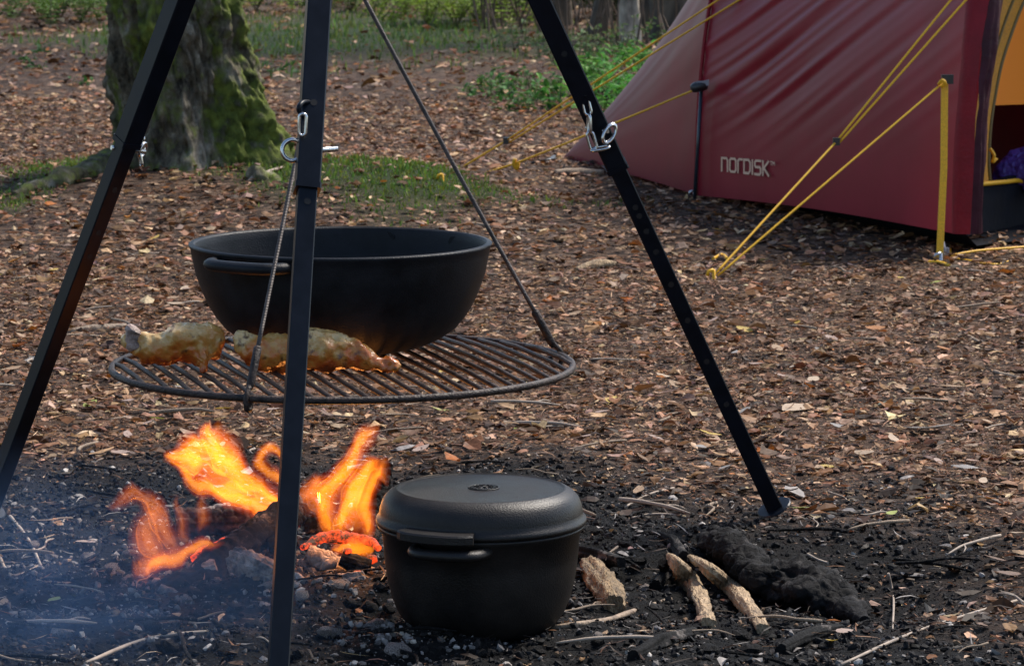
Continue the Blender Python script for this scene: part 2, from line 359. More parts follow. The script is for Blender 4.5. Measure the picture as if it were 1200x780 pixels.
# ------------------------------------------------------------------ leaf litter (one mass nobody could count)
LT = np.array([0, .22, .6, 1.0]); LW = np.array([.12, .85, .8, .06])
PAL = np.array([(.036, .016, .008), (.080, .036, .016), (.135, .063, .028), (.19, .098, .048), (.27, .155, .085), (.37, .24, .145), (.52, .38, .25), (.29, .10, .018), (.24, .165, .125)])
PAL = PAL*np.array([1.07, .99, .93]); PW = np.array([.12, .16, .18, .16, .14, .11, .05, .018, .10]); PW = PW/PW.sum()
def leaves(P, L_, W_, yaw, tilt, roll, curlA, curlL, C):
    n = len(P); s = np.array([-1, 0, 1.])
    T = np.repeat(LT, 3)[None]; S = np.tile(s, 4)[None]; Wp = np.repeat(LW, 3)[None]
    lx = (T-.5)*L_[:, None]; ly = S*Wp*W_[:, None]*.5
    lz = curlA[:, None]*(S**2)*Wp*W_[:, None] + curlL[:, None]*((T-.5)**2)*L_[:, None]*2 + .06*W_[:, None]*nrg.standard_normal((n, 12))
    cr, sr = np.cos(roll)[:, None], np.sin(roll)[:, None]; y1 = ly*cr-lz*sr; z1 = ly*sr+lz*cr
    ct, st = np.cos(tilt)[:, None], np.sin(tilt)[:, None]; x2 = lx*ct-z1*st; z2 = lx*st+z1*ct
    cy, sy = np.cos(yaw)[:, None], np.sin(yaw)[:, None]; x3 = x2*cy-y1*sy; y3 = x2*sy+y1*cy
    z2 = z2 - z2.min(1, keepdims=True)*.75
    V = np.stack([x3+P[:, 0:1], y3+P[:, 1:2], z2+P[:, 2:3]], 2).reshape(-1, 3)
    q = []
    for i in range(3):
        for j in range(2): q.append((i*3+j, i*3+j+1, (i+1)*3+j+1, (i+1)*3+j))
    Q = (np.array(q)[None]+12*np.arange(n)[:, None, None]).reshape(-1, 4)
    return V, Q, np.repeat(C, 6, 0)
def wedge(n, y0, y1, mar=.5):
    y = y0+(y1-y0)*nrg.random(n); hw = .151*y+mar; hm = .151*y1+mar
    k = nrg.random(n) < hw/hm; y = y[k]; hw = hw[k]; x = (nrg.random(len(y))*2-1)*hw
    return x, y
acc = []
def scatter(n, y0, y1, smin, smax, mar=.5, amin=.35, amax=.95, keep=.10, lift=.006, tsd=.28):
    x, y = wedge(n, y0, y1, mar)
    c = charm(x, y); ms = mossm(x, y)
    clump = .55+.9*(fbm(x*2.2, y*1.1, 41, 3)+.5)
    k = nrg.random(len(x)) < (1-c*(1-keep))*(1-.86*np.clip(ms*1.5, 0, 1))*np.clip(clump*1.25-.1, .3, 1)
    x, y, c = x[k], y[k], c[k]; n = len(x)
    L_ = smin*(smax/smin)**(nrg.random(n)**1.4); W_ = L_*(amin+(amax-amin)*nrg.random(n))
    C = PAL[nrg.choice(len(PAL), n, p=PW)]*(.62+.76*nrg.random((n, 1)))*(1+.06*nrg.standard_normal((n, 3)))
    dk = (nrg.random(n) < c*.75)[:, None]; C = np.where(dk, C*.16+.004, C)
    ash = (nrg.random(n) < c*.10)[:, None]; C = np.where(ash, np.array([[.30, .27, .25]]), C)
    P = np.stack([x, y, hgt(x, y)+lift*nrg.random(n)-.002], 1)
    acc.append(leaves(P, L_, W_, nrg.random(n)*6.283, np.clip(.8*tsd*nrg.standard_normal(n), -.28, .28), np.clip(.8*tsd*nrg.standard_normal(n), -.28, .28), np.clip(.2*nrg.standard_normal(n), -.34, .34), np.clip(.2*nrg.standard_normal(n), -.34, .34), np.clip(C, .002, .7)))
scatter(115000, 3.3, 8.0, .0035, .013, .45, keep=.14, lift=.005, tsd=.2)
scatter(50000, 3.3, 6.6, .003, .010, .4, keep=.25, lift=.006, tsd=.2)
scatter(30000, 3.3, 8.0, .012, .028, .45, amin=.3, amax=.8, keep=.07, lift=.008, tsd=.20)
scatter(6000, 3.3, 8.0, .024, .045, .45, amin=.4, keep=.04, lift=.010, tsd=.17)
scatter(34000, 3.3, 7.8, .010, .050, .4, amin=.03, amax=.10, keep=.35, lift=.012, tsd=.12)
scatter(52000, 8.0, 14, .010, .042, .5, lift=.012, tsd=.22)
scatter(26000, 14, 31, .025, .075, .8, lift=.015)
V = np.concatenate([a[0] for a in acc]); off = np.cumsum([0]+[len(a[0]) for a in acc[:-1]])
Q = np.concatenate([a[1]+o for a, o in zip(acc, off)]); C = np.concatenate([a[2] for a in acc])
o = npmesh('leaf_litter', V, Q, M['litter'], C); setp(o, 'dry brown leaf litter and needles covering the forest floor', 'leaf litter', kind='stuff')

# charcoal crumbs, ash clods
IC = np.array([(0, 0, 1), (.89, 0, .45), (.28, .85, .45), (-.72, .53, .45), (-.72, -.53, .45), (.28, -.85, .45), (.72, .53, -.45), (-.28, .85, -.45), (-.89, 0, -.45), (-.28, -.85, -.45), (.72, -.53, -.45), (0, 0, -1)])
IF = np.array([(0, 1, 2), (0, 2, 3), (0, 3, 4), (0, 4, 5), (0, 5, 1), (1, 6, 2), (2, 7, 3), (3, 8, 4), (4, 9, 5), (5, 10, 1), (6, 7, 2), (7, 8, 3), (8, 9, 4), (9, 10, 5), (10, 6, 1), (11, 7, 6), (11, 8, 7), (11, 9, 8), (11, 10, 9), (11, 6, 10)])
def lumps(x, y, s, C, z=None):
    n = len(x); A = np.linalg.qr(nrg.standard_normal((n, 3, 3)))[0]
    v = IC[None]*(.65+.7*nrg.random((n, 12, 1)))*(s[:, None, None]*np.array([1, .75, .55])[None, None])
    v = np.einsum('nij,nkj->nki', A, v); zz = hgt(x, y)+s*.15 if z is None else z
    v = v+np.stack([x, y, zz], 1)[:, None]
    return v.reshape(-1, 3), (IF[None]+12*np.arange(n)[:, None, None]).reshape(-1, 3), np.repeat(np.clip(C, .003, .6), 20, 0)
x, y = wedge(110000, 3.3, 5.7, .5); c = charm(x, y); k = nrg.random(len(x)) < c**1.5; x, y = x[k], y[k]; n = len(x)
s = .0012+.0065*nrg.random(n)**5
def ag(px, py, rx, ry):
    c_ = gnd(px, py); return np.exp(-(((x-c_.x)/rx)**2+((y-c_.y)/ry)**2))
ashz = np.clip(.5+2.2*fbm(x*7+3, y*5, 51, 4), 0, 1)*np.clip(.55*np.exp(-(((x+.45)/.55)**2+((y-4.25)/.5)**2))+1.3*ag(440, 755, .07, .16)+.9*ag(390, 690, .07, .16)+1.0*ag(90, 735, .12, .12)+.7*ag(120, 650, .1, .14), 0, 1.6)
u = nrg.random(n); C = np.where((u < .05+.62*ashz)[:, None], np.array([[.16, .145, .135]])*(.4+1.2*nrg.random((n, 1))), np.array([[.0075, .0072, .0078]])*(.4+1.6*nrg.random((n, 1))))
C = np.where((u > .985)[:, None], np.array([[.42, .38, .34]]), C); C = np.where(((u > .955) & (u <= .985))[:, None], np.array([[.16, .10, .06]]), C)
a = lumps(x, y, s, C); o = npmesh('ash_and_charcoal', a[0], a[1], M['crumb'], a[2]); setp(o, 'black charcoal crumbs and grey ash of the fire pit', 'ash', kind='stuff')

# ------------------------------------------------------------------ grass and moss
def blades(x, y, hh, w, C, bend=.6):
    n = len(x); a = nrg.random(n)*6.283; dx, dy = np.cos(a), np.sin(a); b2 = bend*hh*nrg.random(n); z = hgt(x, y)-.004
    p0 = np.stack([x-dy*w, y+dx*w, z], 1); p1 = np.stack([x+dy*w, y-dx*w, z], 1)
    p2 = np.stack([x+dx*b2*.35+dy*w*.8, y+dy*b2*.35-dx*w*.8, z+hh*.6], 1); p3 = np.stack([x+dx*b2*.35-dy*w*.8, y+dy*b2*.35+dx*w*.8, z+hh*.6], 1)
    p4 = np.stack([x+dx*b2, y+dy*b2, z+hh], 1); p5 = p4+np.array([.0003, 0, 0])
    V = np.stack([p0, p1, p2, p3, p4, p5], 1).reshape(-1, 3); o6 = 6*np.arange(n)[:, None]
    Q = np.concatenate([o6+np.array([[0, 1, 2, 3]]), o6+np.array([[3, 2, 4, 5]])], 1).reshape(-1, 4)
    return V, Q, np.repeat(np.clip(C, .003, .6), 2, 0)
def patch(name, n, y0, y1, h0, h1, w, base, label, cat):
    x, y = wedge(n, y0, y1, .5); ms = mossm(x, y); k = nrg.random(len(x)) < ms; x, y = x[k], y[k]; n = len(x)
    C = np.array([base])*(.5+1.0*nrg.random((n, 1)))*np.array([[1, 1, 1]]); C[:, 0] *= .7+.9*nrg.random(n)
    a = blades(x, y, h0+(h1-h0)*nrg.random(n)**2, np.full(n, w), C)
    return setp(npmesh(name, a[0], a[1], M['blade'], a[2]), label, cat, kind='stuff')
patch('moss', 170000, 8.0, 12.5, .006, .024, .0026, (.095, .17, .026), 'low green moss and short grass growing by the trunk', 'moss')
patch('grass', 60000, 13.5, 30, .012, .06, .005, (.10, .17, .035), 'thin green grass on the far forest floor', 'grass')

# ------------------------------------------------------------------ tripod
tri_base = Vector((-.23, 4.36, 0))
tri = thing('tripod', tri_base, 'black square-tube cooking tripod standing over the open fire', 'tripod')
APX = at(401, -474, 4.39)
feet = {'r': on(914, 609), 'l': on(-19, 612), 'c': on(323.5, 822)}
tops = {'r': APX+Vector((.012, .006, 0)), 'l': APX+Vector((-.012, .006, 0)), 'c': APX+Vector((.002, -.016, 0))}
split = {'r': 197, 'l': 168, 'c': 223}
def leg_at(k, py):
    a, b_ = tops[k], feet[k]; lo, hi = 0., 1.
    for _ in range(40):
        mid = (lo+hi)/2
        if proj(a+(b_-a)*mid)[1] < py: lo = mid
        else: hi = mid
    return a+(b_-a)*lo
REF = {'c': Vector((.16, -1, 0)), 'r': Vector((.02, -1, 0)), 'l': Vector((.9, -1, 0))}
for k in 'crl':
    a, b_ = tops[k], feet[k]; s_ = leg_at(k, split[k]); d = (b_-a).normalized()
    W = .0142 if k == 'c' else .0145
    q = MB(); q.tube([a, s_], W, 8, False, SQ, REF[k]); leg = q.build('leg', M['black_steel'], tri)
    e_ = b_-d*.021
    q = MB(); q.tube([s_-d*.05, e_], W*.79, 8, False, SQ, REF[k]); q.build('lower_tube', M['black_steel'], leg)
    q = MB(); q.tube([s_-d*.006, s_+d*.0015], W*1.07, 8, False, SQ, REF[k]); q.build('collar', M['black_steel'], leg)
    # foot plate, square to the leg
    X = d.orthogonal().normalized(); Yv = d.cross(X)
    q = MB(); q.lathe([(.0005, -.0018), (.024, -.0018), (.0255, 0), (.024, .0018), (.0005, .0018)], b_-d*.022, 28, X, Yv, d, False); q.build('foot_plate', M['black_steel'], leg)
    # adjustment holes on the front face
    U = REF[k]-d*REF[k].dot(d); U.normalize(); side = d.cross(U)
    for py in {'c': (126, 240), 'r': (60, 240, 250, 268, 292, 330, 372, 420, 470), 'l': (218, 268, 296)}[k]:
        p = leg_at(k, py); w_ = W if py < split[k] else W*.79
        q = MB(); q.lathe([(.0001, .0004), (.0042, .0004), (.0042, -.001)], p+U*w_, 12, side, d, U, False); q.build('adjustment_hole', M['hole'], leg)
    bolt = leg_at(k, split[k]-48)
def torus(q, c, A, B, r, t, n=28, asp=1.0, m=8):
    pts = [c+A*(r*asp*math.cos(2*math.pi*i/n))+B*(r*math.sin(2*math.pi*i/n)) for i in range(n)]
    q.tube(pts, t, m, True, None, A.cross(B), True)
def chain_links(parent, pts, L_=.026, W_=.013, t=.0021, first=0):
    # pts: polyline in world; links laid end to end, alternately turned
    P = [Vector(p) for p in pts]; seg = [(P[i+1]-P[i]).length for i in range(len(P)-1)]; tot = sum(seg)
    pitch = L_-2*t-.0005; n = max(1, int(tot/pitch)); mesh = None
    def pos(u):
        for i, s_ in enumerate(seg):
            if u <= s_ or i == len(seg)-1: return P[i]+(P[i+1]-P[i])*(u/s_)
            u -= s_
    for i in range(n):
        a = pos(i*pitch); b2 = pos(min((i+1)*pitch, tot)); d = (b2-a).normalized(); c = (a+b2)/2
        s1 = Vector((1, 0, 0))-d*d.x; s1.normalize(); s2 = d.cross(s1)
        if (i+first) % 2: s1 = (s2*.9+s1*.4).normalized()
        q = MB(); h = L_/2-W_/2; pl = []
        for j in range(9): an = -math.pi/2+math.pi*j/8; pl.append(c+d*(h+math.cos(an)*(W_/2-t))+s1*(math.sin(an)*(W_/2-t)))
        for j in range(9): an = math.pi/2+math.pi*j/8; pl.append(c+d*(-h+math.cos(an)*(W_/2-t))+s1*(math.sin(an)*(W_/2-t)))
        q.tube(pl, t, 7, True, None, d.cross(s1), True); q.build('chain_link', M['chain'], parent)
def part_empty(name, parent):
    o = bpy.data.objects.new(name, None); col.objects.link(o); o.parent = parent; ORG[o.name] = ORG[parent.name]; return o
# centre leg: locking pin with a big ring eye, and its chain
pc = leg_at('c', 175); Yc = pc.y
q = MB(); q.tube([at(352, 178, Yc+.002), at(396, 174.5, Yc+.012)], .0032, 10); pin = q.build('locking_pin', M['chain'], tri)
q = MB(); torus(q, at(343, 176, Yc), Vector((1, .2, 0)).normalized(), Vector((0, .15, .9)).normalized(), .0125, .0027); q.build('ring', M['chain'], pin)
q = MB(); q.tube(catmull([at(364, 120, Yc+.02), at(355, 120, Yc), at(350, 127, Yc-.01), at(354, 136, Yc), at(358, 138, Yc+.01)], 14), .003, 8); q.build('chain_hook', M['black_steel'], tri)
ch = part_empty('safety_chain', tri); chain_links(ch, [at(355, 134, Yc-.014), at(356, 152, Yc-.016), at(350, 172, Yc-.012)], .030, .0125, .0022)
chain_links(ch, [at(352, 184, Yc-.002), at(352, 206, Yc)], .024, .011, .002, 1)
# far-side leg: chain looping down to its pin ring
pr = leg_at('r', 157); Yr = pr.y-.026
q = MB(); q.tube(catmull([at(677, 101, Yr+.008), at(679, 104, Yr), at(686, 114, Yr-.002)], 8), .0032, 8); q.build('chain_hook', M['black_steel'], tri)
ch = part_empty('safety_chain', tri)
chain_links(ch, [at(685, 114, Yr), at(690, 135, Yr), at(691, 158, Yr), at(697, 177, Yr), at(709, 179, Yr-.003), at(714, 158, Yr-.004)], .029, .0135, .0022)
q = MB(); q.tube([at(712, 154, Yr+.002), at(688, 150, Yr+.055)], .003, 8); pin = q.build('locking_pin', M['chain'], tri)
for dd in (0, .004): 
    q = MB(); torus(q, at(714, 157-dd*300, Yr-.002+dd), Vector((.7, .5, .3)).normalized(), Vector((.15, .1, 1)).normalized(), .0115, .0023); q.build('ring', M['chain'], pin)
pl_ = leg_at('l', 173); Yl = pl_.y
q = MB(); q.tube([at(130.5, 173, Yl), at(170, 178, Yl+.03)], .0032, 8); pin = q.build('locking_pin', M['chain'], tri)
q = MB(); torus(q, at(167, 176, Yl+.03), Vector((.3, 1, 0)).normalized(), Vector((.3, .1, 1)).normalized(), .010, .0022); q.build('ring', M['chain'], pin)
ch = part_empty('safety_chain', tri); chain_links(ch, [at(166, 160, Yl+.03), at(163, 176, Yl+.03), at(166, 192, Yl+.03), at(166, 205, Yl+.03)], .025, .0115, .002)
q = MB(); q.lathe([(.0005, .02), (.05, .02), (.055, .012), (.055, -.01), (.03, -.02), (.0005, -.02)], APX+Vector((0, 0, .012)), 6, smooth=False); q.build('apex_plate', M['black_steel'], tri)
ch = part_empty('hanging_chain', tri); HOOK = at(395, -76, 4.4)
chain_links(ch, [APX+Vector((0, .02, -.02)), HOOK+Vector((0, 0, .012))], .036, .018, .0028)

# ------------------------------------------------------------------ hanging grate
gc = at(402, 428, 4.385); GR = .3005; GZ = gc.z
gt = thing('grill_grate', gc, 'round iron cooking grate of parallel bars hung from three cables', 'grate')
def gp(a, r=GR, dz=0): return gc+Vector((r*math.cos(a), r*math.sin(a), dz))
q = MB(); q.tube([gp(2*math.pi*i/96) for i in range(96)], .0048, 8, True, None, (0, 0, 1), True); q.build('rim', M['grate_iron'], gt)
bd = Vector((72, -222*1.0, 0)); bd = Vector((72/895, -33/.146/895, 0)).normalized(); bn = Vector((-bd.y, bd.x, 0))
nb = 27
for i in range(nb):
    t = (i-(nb-1)/2)*.0218; hl = math.sqrt(max(GR**2-t*t, 0))-.001
    if hl < .03: continue
    c = gc+bn*t; q = MB(); pts = [c+bd*(hl*u)+Vector((0, 0, .0045*(1-u**8)+rnd.uniform(-.0006, .0006))) for u in (-1, -.96, -.5, 0, .5, .96, 1)]
    q.tube(pts, .0033, 7, True); q.build('bar', M['grate_iron'], gt)
q = MB(); torus(q, HOOK, Vector((1, 0, 0)), Vector((0, 0, 1)), .017, .003); ringo = q.build('hanging_ring', M['cable'], gt)
for (px, py, an) in ((655, 415, None), (290, 466, None), (334, 392, None)):
    # cable foot on the rim, at the angle seen
    best = min((abs(proj(gp(R(d)))[0]-px)+3*abs(proj(gp(R(d)))[1]-py), d) for d in range(360))[1]
    foot = gp(R(best)); top = HOOK+Vector((0, 0, -.016))
    d = (top-foot).normalized(); L0 = (top-foot).length
    sw = foot+d*.062
    pts = [sw+(top-sw)*u+Vector((0, 0, -.004*math.sin(math.pi*u))) for u in [i/16 for i in range(17)]]
    q = MB(); q.tube(pts, .0029, 8); cb = q.build('suspension_cable', M['cable'], gt)
    q = MB(); q.tube([foot+d*.012, foot+d*.02, foot+d*.066, foot+d*.069], [.0035, .0055, .0055, .004], 8); q.build('crimp_sleeve', M['grate_iron'], cb)
    q = MB(); out = (foot-gc).normalized()
    q.tube(catmull([foot+d*.02, foot+d*.004+out*.006, foot-Vector((0, 0, .012))+out*.004, foot-Vector((0, 0, .014))-out*.006, foot-Vector((0, 0, .002))-out*.012], 14), .0035, 8); q.build('hook', M['grate_iron'], cb)

# ------------------------------------------------------------------ big cauldron on the grate
GT = GZ+.0085
pcx = at(400, 412, 4.49); PC = Vector((pcx.x, pcx.y, GT)); sP = pxm(4.49)
pan = thing('cauldron', PC, 'wide open black cast iron cauldron standing on the hanging grate', 'cauldron')
HT = 124*sP/math.cos(R(7.5)); px_prof = [(75, 124), (100, 118.5), (119, 110), (135, 99), (146, 86), (154, 73), (162, 56), (169, 36), (173.5, 14), (175, 6), (177, 3), (177, 1), (175.5, 0)]
prof = [(.0008, 0.0)]+[(r_*sP, HT*(1-z_/124)) for r_, z_ in px_prof]
inner = [(r_-.0065, z_) for r_, z_ in prof[:0:-1] if r_ > .08]
inner = [(prof[-1][0]-.004, HT-.0002)]+[(max(r_, .01), z_+.004) for r_, z_ in inner[2:]]+[(.0008, .012)]
q = MB(); q.lathe(prof+inner, PC, 96); q.build('bowl', M['cast_iron'], pan)
def loop_handle(root, C0, ang, rr, z, half, outw, thick, matn, flat=.6):
    d = Vector((math.cos(ang), math.sin(ang), 0)); s_ = Vector((-d.y, d.x, 0)); q = MB()
    base = C0+Vector((0, 0, z))
    sag = rr-math.sqrt(max(rr*rr-half*half, 0))
    pts = [base+d*(rr-sag-.008)+s_*half, base+d*(rr-sag+outw*.35)+s_*half, base+d*(rr-sag*.4+outw*.85)+s_*half*.82, base+d*(rr+outw)+s_*half*.4, base+d*(rr+outw)-s_*half*.4, base+d*(rr-sag*.4+outw*.85)-s_*half*.82, base+d*(rr-sag+outw*.35)-s_*half, base+d*(rr-sag-.008)-s_*half]
    q.tube(catmull(pts, 36), thick, 12, True, None, (0, 0, 1), False, flat=flat)
    return q.build('handle', matn, root)
for an in (-124, 56): loop_handle(pan, PC, R(an), 175*sP, HT-.0135, .056, .022, .0105, M['cast_iron'], .75)

# ------------------------------------------------------------------ dutch oven on the embers
ov = on(564, 731); OV = Vector((ov.x, ov.y, hz(ov.x, ov.y)-.008)); sO = pxm(4.06)
oven = thing('dutch_oven', OV, 'lidded black dutch oven with soot marks sitting in the ash beside the flames', 'dutch oven')
zc = 1/math.cos(R(11))
def oz(py): return (735-py)*sO*zc
body = [(.0008, 0), (52*sO, 0), (66*sO, 2*sO), (79*sO, 7*sO), (90*sO, 16*sO), (99*sO, 29*sO), (106*sO, 46*sO), (111*sO, 66*sO), (114.5*sO, 90*sO), (117.5*sO, oz(612)), (121.5*sO, oz(609)), (122.5*sO, oz(606)), (122.5*sO, oz(603.5)), (110*sO, oz(603))]
q = MB(); q.lathe(body, OV, 96); bo = q.build('pot', M['sooty_iron'], oven)
lidp = [(110*sO, oz(602.4)), (124*sO, oz(602.4)), (125*sO, oz(600)), (124.5*sO, oz(596)), (121*sO, oz(594)), (120.5*sO, oz(588)), (119*sO, oz(581)), (115.5*sO, oz(573)), (110*sO, oz(567)), (104*sO, oz(563.4)), (101*sO, oz(562.3)), (99.5*sO, oz(561.6)), (98*sO, oz(562.6)), (92*sO, oz(563)), (.0008, oz(563))]
q = MB(); q.lathe(lidp, OV, 96); lid = q.build('lid', M['sooty_iron'], oven)
# embossed round mark on the lid
LC = OV+Vector((.003, .004, oz(563)+.0003)); q = MB()
torus(q, LC, Vector((1, 0, 0)), Vector((0, 1, 0)), .0185, .0011, 40)
for i in range(18):
    a = 2*math.pi*i/18; d = Vector((math.cos(a), math.sin(a), 0)); s_ = Vector((-d.y, d.x, 0)); q.box(LC+d*.0145, (.0022, .0011, .0012), d, s_)
for i in range(5):
    a = 2*math.pi*i/5; d = Vector((math.cos(a), math.sin(a), 0)); s_ = Vector((-d.y, d.x, 0))
    q.tube(catmull([LC+d*.002, LC+d*.006+s_*.003, LC+d*.010+s_*.0005], 8), [.0011]*8, 6)
q.build('embossed_mark', M['sooty_iron'], lid)
def tab(root, name, ang, r0, r1, half, z0, z1):
    q = MB(); n_ = 12; c0 = R(ang); dlt = half/r0; vs = []
    for i in range(n_+1):
        a = c0-dlt+2*dlt*i/n_; ed = 1-.25*abs(2*i/n_-1)**4; d = Vector((math.cos(a), math.sin(a), 0)); ro = r0+(r1-r0)*ed
        for r_, z_ in ((r0, z0), (ro-.002, z0), (ro, z0+.002), (ro, z1-.002), (ro-.002, z1), (r0, z1)): vs.append(OV+d*r_+Vector((0, 0, z_)))
    fs = []
    for i in range(n_):
        for j in range(5): fs.append((i*6+j, i*6+j+1, (i+1)*6+j+1, (i+1)*6+j))
    fs.append([0, 1, 2, 3, 4, 5][::-1]); fs.append([n_*6+j for j in range(6)])
    q.add(vs, fs, False); return q.build(name, M['sooty_iron'], root)
for an in (-113, 67):
    tab(lid, 'lid_handle', an, .121*sO/.001*.001*1000/1000 if False else 121*sO, 149*sO, .043, oz(603.5), oz(592))
    loop_handle(bo, OV, R(an+5), 116*sO, oz(616), .042, .026, .009, M['sooty_iron'], .75)

# ------------------------------------------------------------------ chicken pieces on the grate
m, nt, b = mk('grilled_chicken_skin'); N = nt.nodes; L = nt.links; M['chicken'] = m
tc = N.new('ShaderNodeTexCoord'); n = N.new('ShaderNodeTexNoise'); n.inputs['Scale'].default_value = 32; n.inputs['Detail'].default_value = 7; n.inputs['Roughness'].default_value = .6
L.new(tc.outputs['Object'], n.inputs['Vector'])
sx = N.new('ShaderNodeSeparateXYZ'); L.new(tc.outputs['Object'], sx.inputs[0])
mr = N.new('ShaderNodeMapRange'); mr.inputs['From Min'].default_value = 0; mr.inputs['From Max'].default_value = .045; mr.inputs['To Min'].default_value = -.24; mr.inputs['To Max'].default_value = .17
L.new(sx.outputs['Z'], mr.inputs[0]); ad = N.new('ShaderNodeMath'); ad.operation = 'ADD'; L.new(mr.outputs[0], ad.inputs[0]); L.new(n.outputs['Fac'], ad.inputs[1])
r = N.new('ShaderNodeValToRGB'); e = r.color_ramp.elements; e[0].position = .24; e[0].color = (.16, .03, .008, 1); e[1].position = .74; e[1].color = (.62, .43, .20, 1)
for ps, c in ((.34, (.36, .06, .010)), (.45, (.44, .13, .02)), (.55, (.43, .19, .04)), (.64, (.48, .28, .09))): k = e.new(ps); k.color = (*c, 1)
nb_ = N.new('ShaderNodeTexNoise'); nb_.inputs['Scale'].default_value = 70; nb_.inputs['Detail'].default_value = 5; L.new(tc.outputs['Object'], nb_.inputs['Vector'])
rb = N.new('ShaderNodeMapRange'); rb.inputs['From Min'].default_value = .60; rb.inputs['From Max'].default_value = .70; rb.inputs['To Max'].default_value = .85; L.new(nb_.outputs['Fac'], rb.inputs[0])
mb_ = N.new('ShaderNodeMix'); mb_.data_type = 'RGBA'; mb_.inputs[7].default_value = (.05, .014, .006, 1); L.new(rb.outputs[0], mb_.inputs[0]); L.new(r.outputs[0], mb_.inputs[6])
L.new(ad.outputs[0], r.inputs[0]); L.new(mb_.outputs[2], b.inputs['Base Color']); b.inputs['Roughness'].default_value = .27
b.inputs['Subsurface Weight'].default_value = .15; b.inputs['Subsurface Radius'].default_value = (.01, .004, .002); b.inputs['Subsurface Scale'].default_value = .5
n2 = N.new('ShaderNodeTexNoise'); n2.inputs['Scale'].default_value = 140; n2.inputs['Detail'].default_value = 4; L.new(tc.outputs['Object'], n2.inputs['Vector'])
bp = N.new('ShaderNodeBump'); bp.inputs['Strength'].default_value = .5; bp.inputs['Distance'].default_value = .004; L.new(n2.outputs['Fac'], bp.inputs['Height']); L.new(bp.outputs[0], b.inputs['Normal'])
M['charred_bone'] = mat('charred_bone_end', (.05, .03, .025), .5, 0, .4, 60, .6, 150, c2=(.28, .2, .17))
def blob(name, strokes, Y, m, parent=None, label=None, cat=None, seed=0, nz=.18):
    # strokes of overlapping rounded tubes fused into one skin
    q = MB(); s_ = pxm(Y)
    for st in strokes:
        P = [at(a[0], a[1], Y+(a[3] if len(a) > 3 else 0)) for a in st]; rr = [a[2]*s_*1.04 for a in st]
        n_ = 6*len(P); P2 = catmull(P, n_); r2 = catmull(rr, n_)
        t0 = (P2[0]-P2[1]).normalized(); t1 = (P2[-1]-P2[-2]).normalized()
        pre = [(P2[0]+t0*r2[0]*math.sin(a), r2[0]*math.cos(a)+1e-5) for a in (1.5, 1.1, .6)]; post = [(P2[-1]+t1*r2[-1]*math.sin(a), r2[-1]*math.cos(a)+1e-5) for a in (.6, 1.1, 1.5)]
        q.tube([p for p, _ in pre]+P2+[p for p, _ in post], [r_ for _, r_ in pre]+r2+[r_ for _, r_ in post], 14)
    c0 = sum(q.v, Vector())/len(q.v); low = min(v.z for v in q.v); c0.z = low
    o = q.build(name, m, None, c0)
    md = o.modifiers.new('r', 'REMESH'); md.mode = 'VOXEL'; md.voxel_size = .0026; md.use_smooth_shade = True
    sm = o.modifiers.new('s', 'SMOOTH'); sm.iterations = 4; sm.factor = .5
    dg = bpy.context.evaluated_depsgraph_get(); me = bpy.data.meshes.new_from_object(o.evaluated_get(dg)); o.modifiers.clear(); old = o.data; o.data = me; bpy.data.meshes.remove(old); me.name = name
    nn = [v.normal.copy() for v in me.vertices]
    for v, n_ in zip(me.vertices, nn):
        v.co += n_*(.0085*nz/.18*mnoise.fractal(v.co*26+Vector((seed*5, 0, 0)), 1., 2., 4)+.0016*mnoise.noise(v.co*150)-.0050*max(0, .28-abs(mnoise.noise(v.co*48+Vector((seed*9., 3, 0))))))
    me.polygons.foreach_set('use_smooth', [True]*len(me.polygons)); me.update()
    if label: setp(o, label, cat)
    return o
CZ = GT
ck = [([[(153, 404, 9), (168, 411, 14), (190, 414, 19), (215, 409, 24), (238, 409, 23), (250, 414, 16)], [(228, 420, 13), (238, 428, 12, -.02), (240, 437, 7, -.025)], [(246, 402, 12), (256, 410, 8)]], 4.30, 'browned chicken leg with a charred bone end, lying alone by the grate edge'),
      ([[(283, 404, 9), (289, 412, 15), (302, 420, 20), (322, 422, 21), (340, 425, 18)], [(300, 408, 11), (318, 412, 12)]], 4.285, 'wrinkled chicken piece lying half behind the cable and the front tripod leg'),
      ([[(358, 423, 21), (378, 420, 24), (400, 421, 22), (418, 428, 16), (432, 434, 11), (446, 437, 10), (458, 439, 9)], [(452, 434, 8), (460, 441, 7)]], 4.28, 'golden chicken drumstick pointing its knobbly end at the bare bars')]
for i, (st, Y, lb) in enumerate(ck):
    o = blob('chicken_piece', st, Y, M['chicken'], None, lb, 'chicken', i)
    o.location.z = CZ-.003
    if i == 0:
        q = MB(); q.tube(catmull([at(160, 408, Y), at(156, 398, Y), at(157, 388, Y), at(160, 383, Y)], 12), [.010, .011, .011, .010, .0105, .011, .011, .012, .012, .011, .008, .003], 12, nz=.35, nf=120); q.build('bone_end', M['charred_bone'], None, (0, 0, 0)); bo_ = bpy.data.objects['bone_end']
        bo_.parent = o; bo_.matrix_parent_inverse = Matrix.Translation(-o.location)

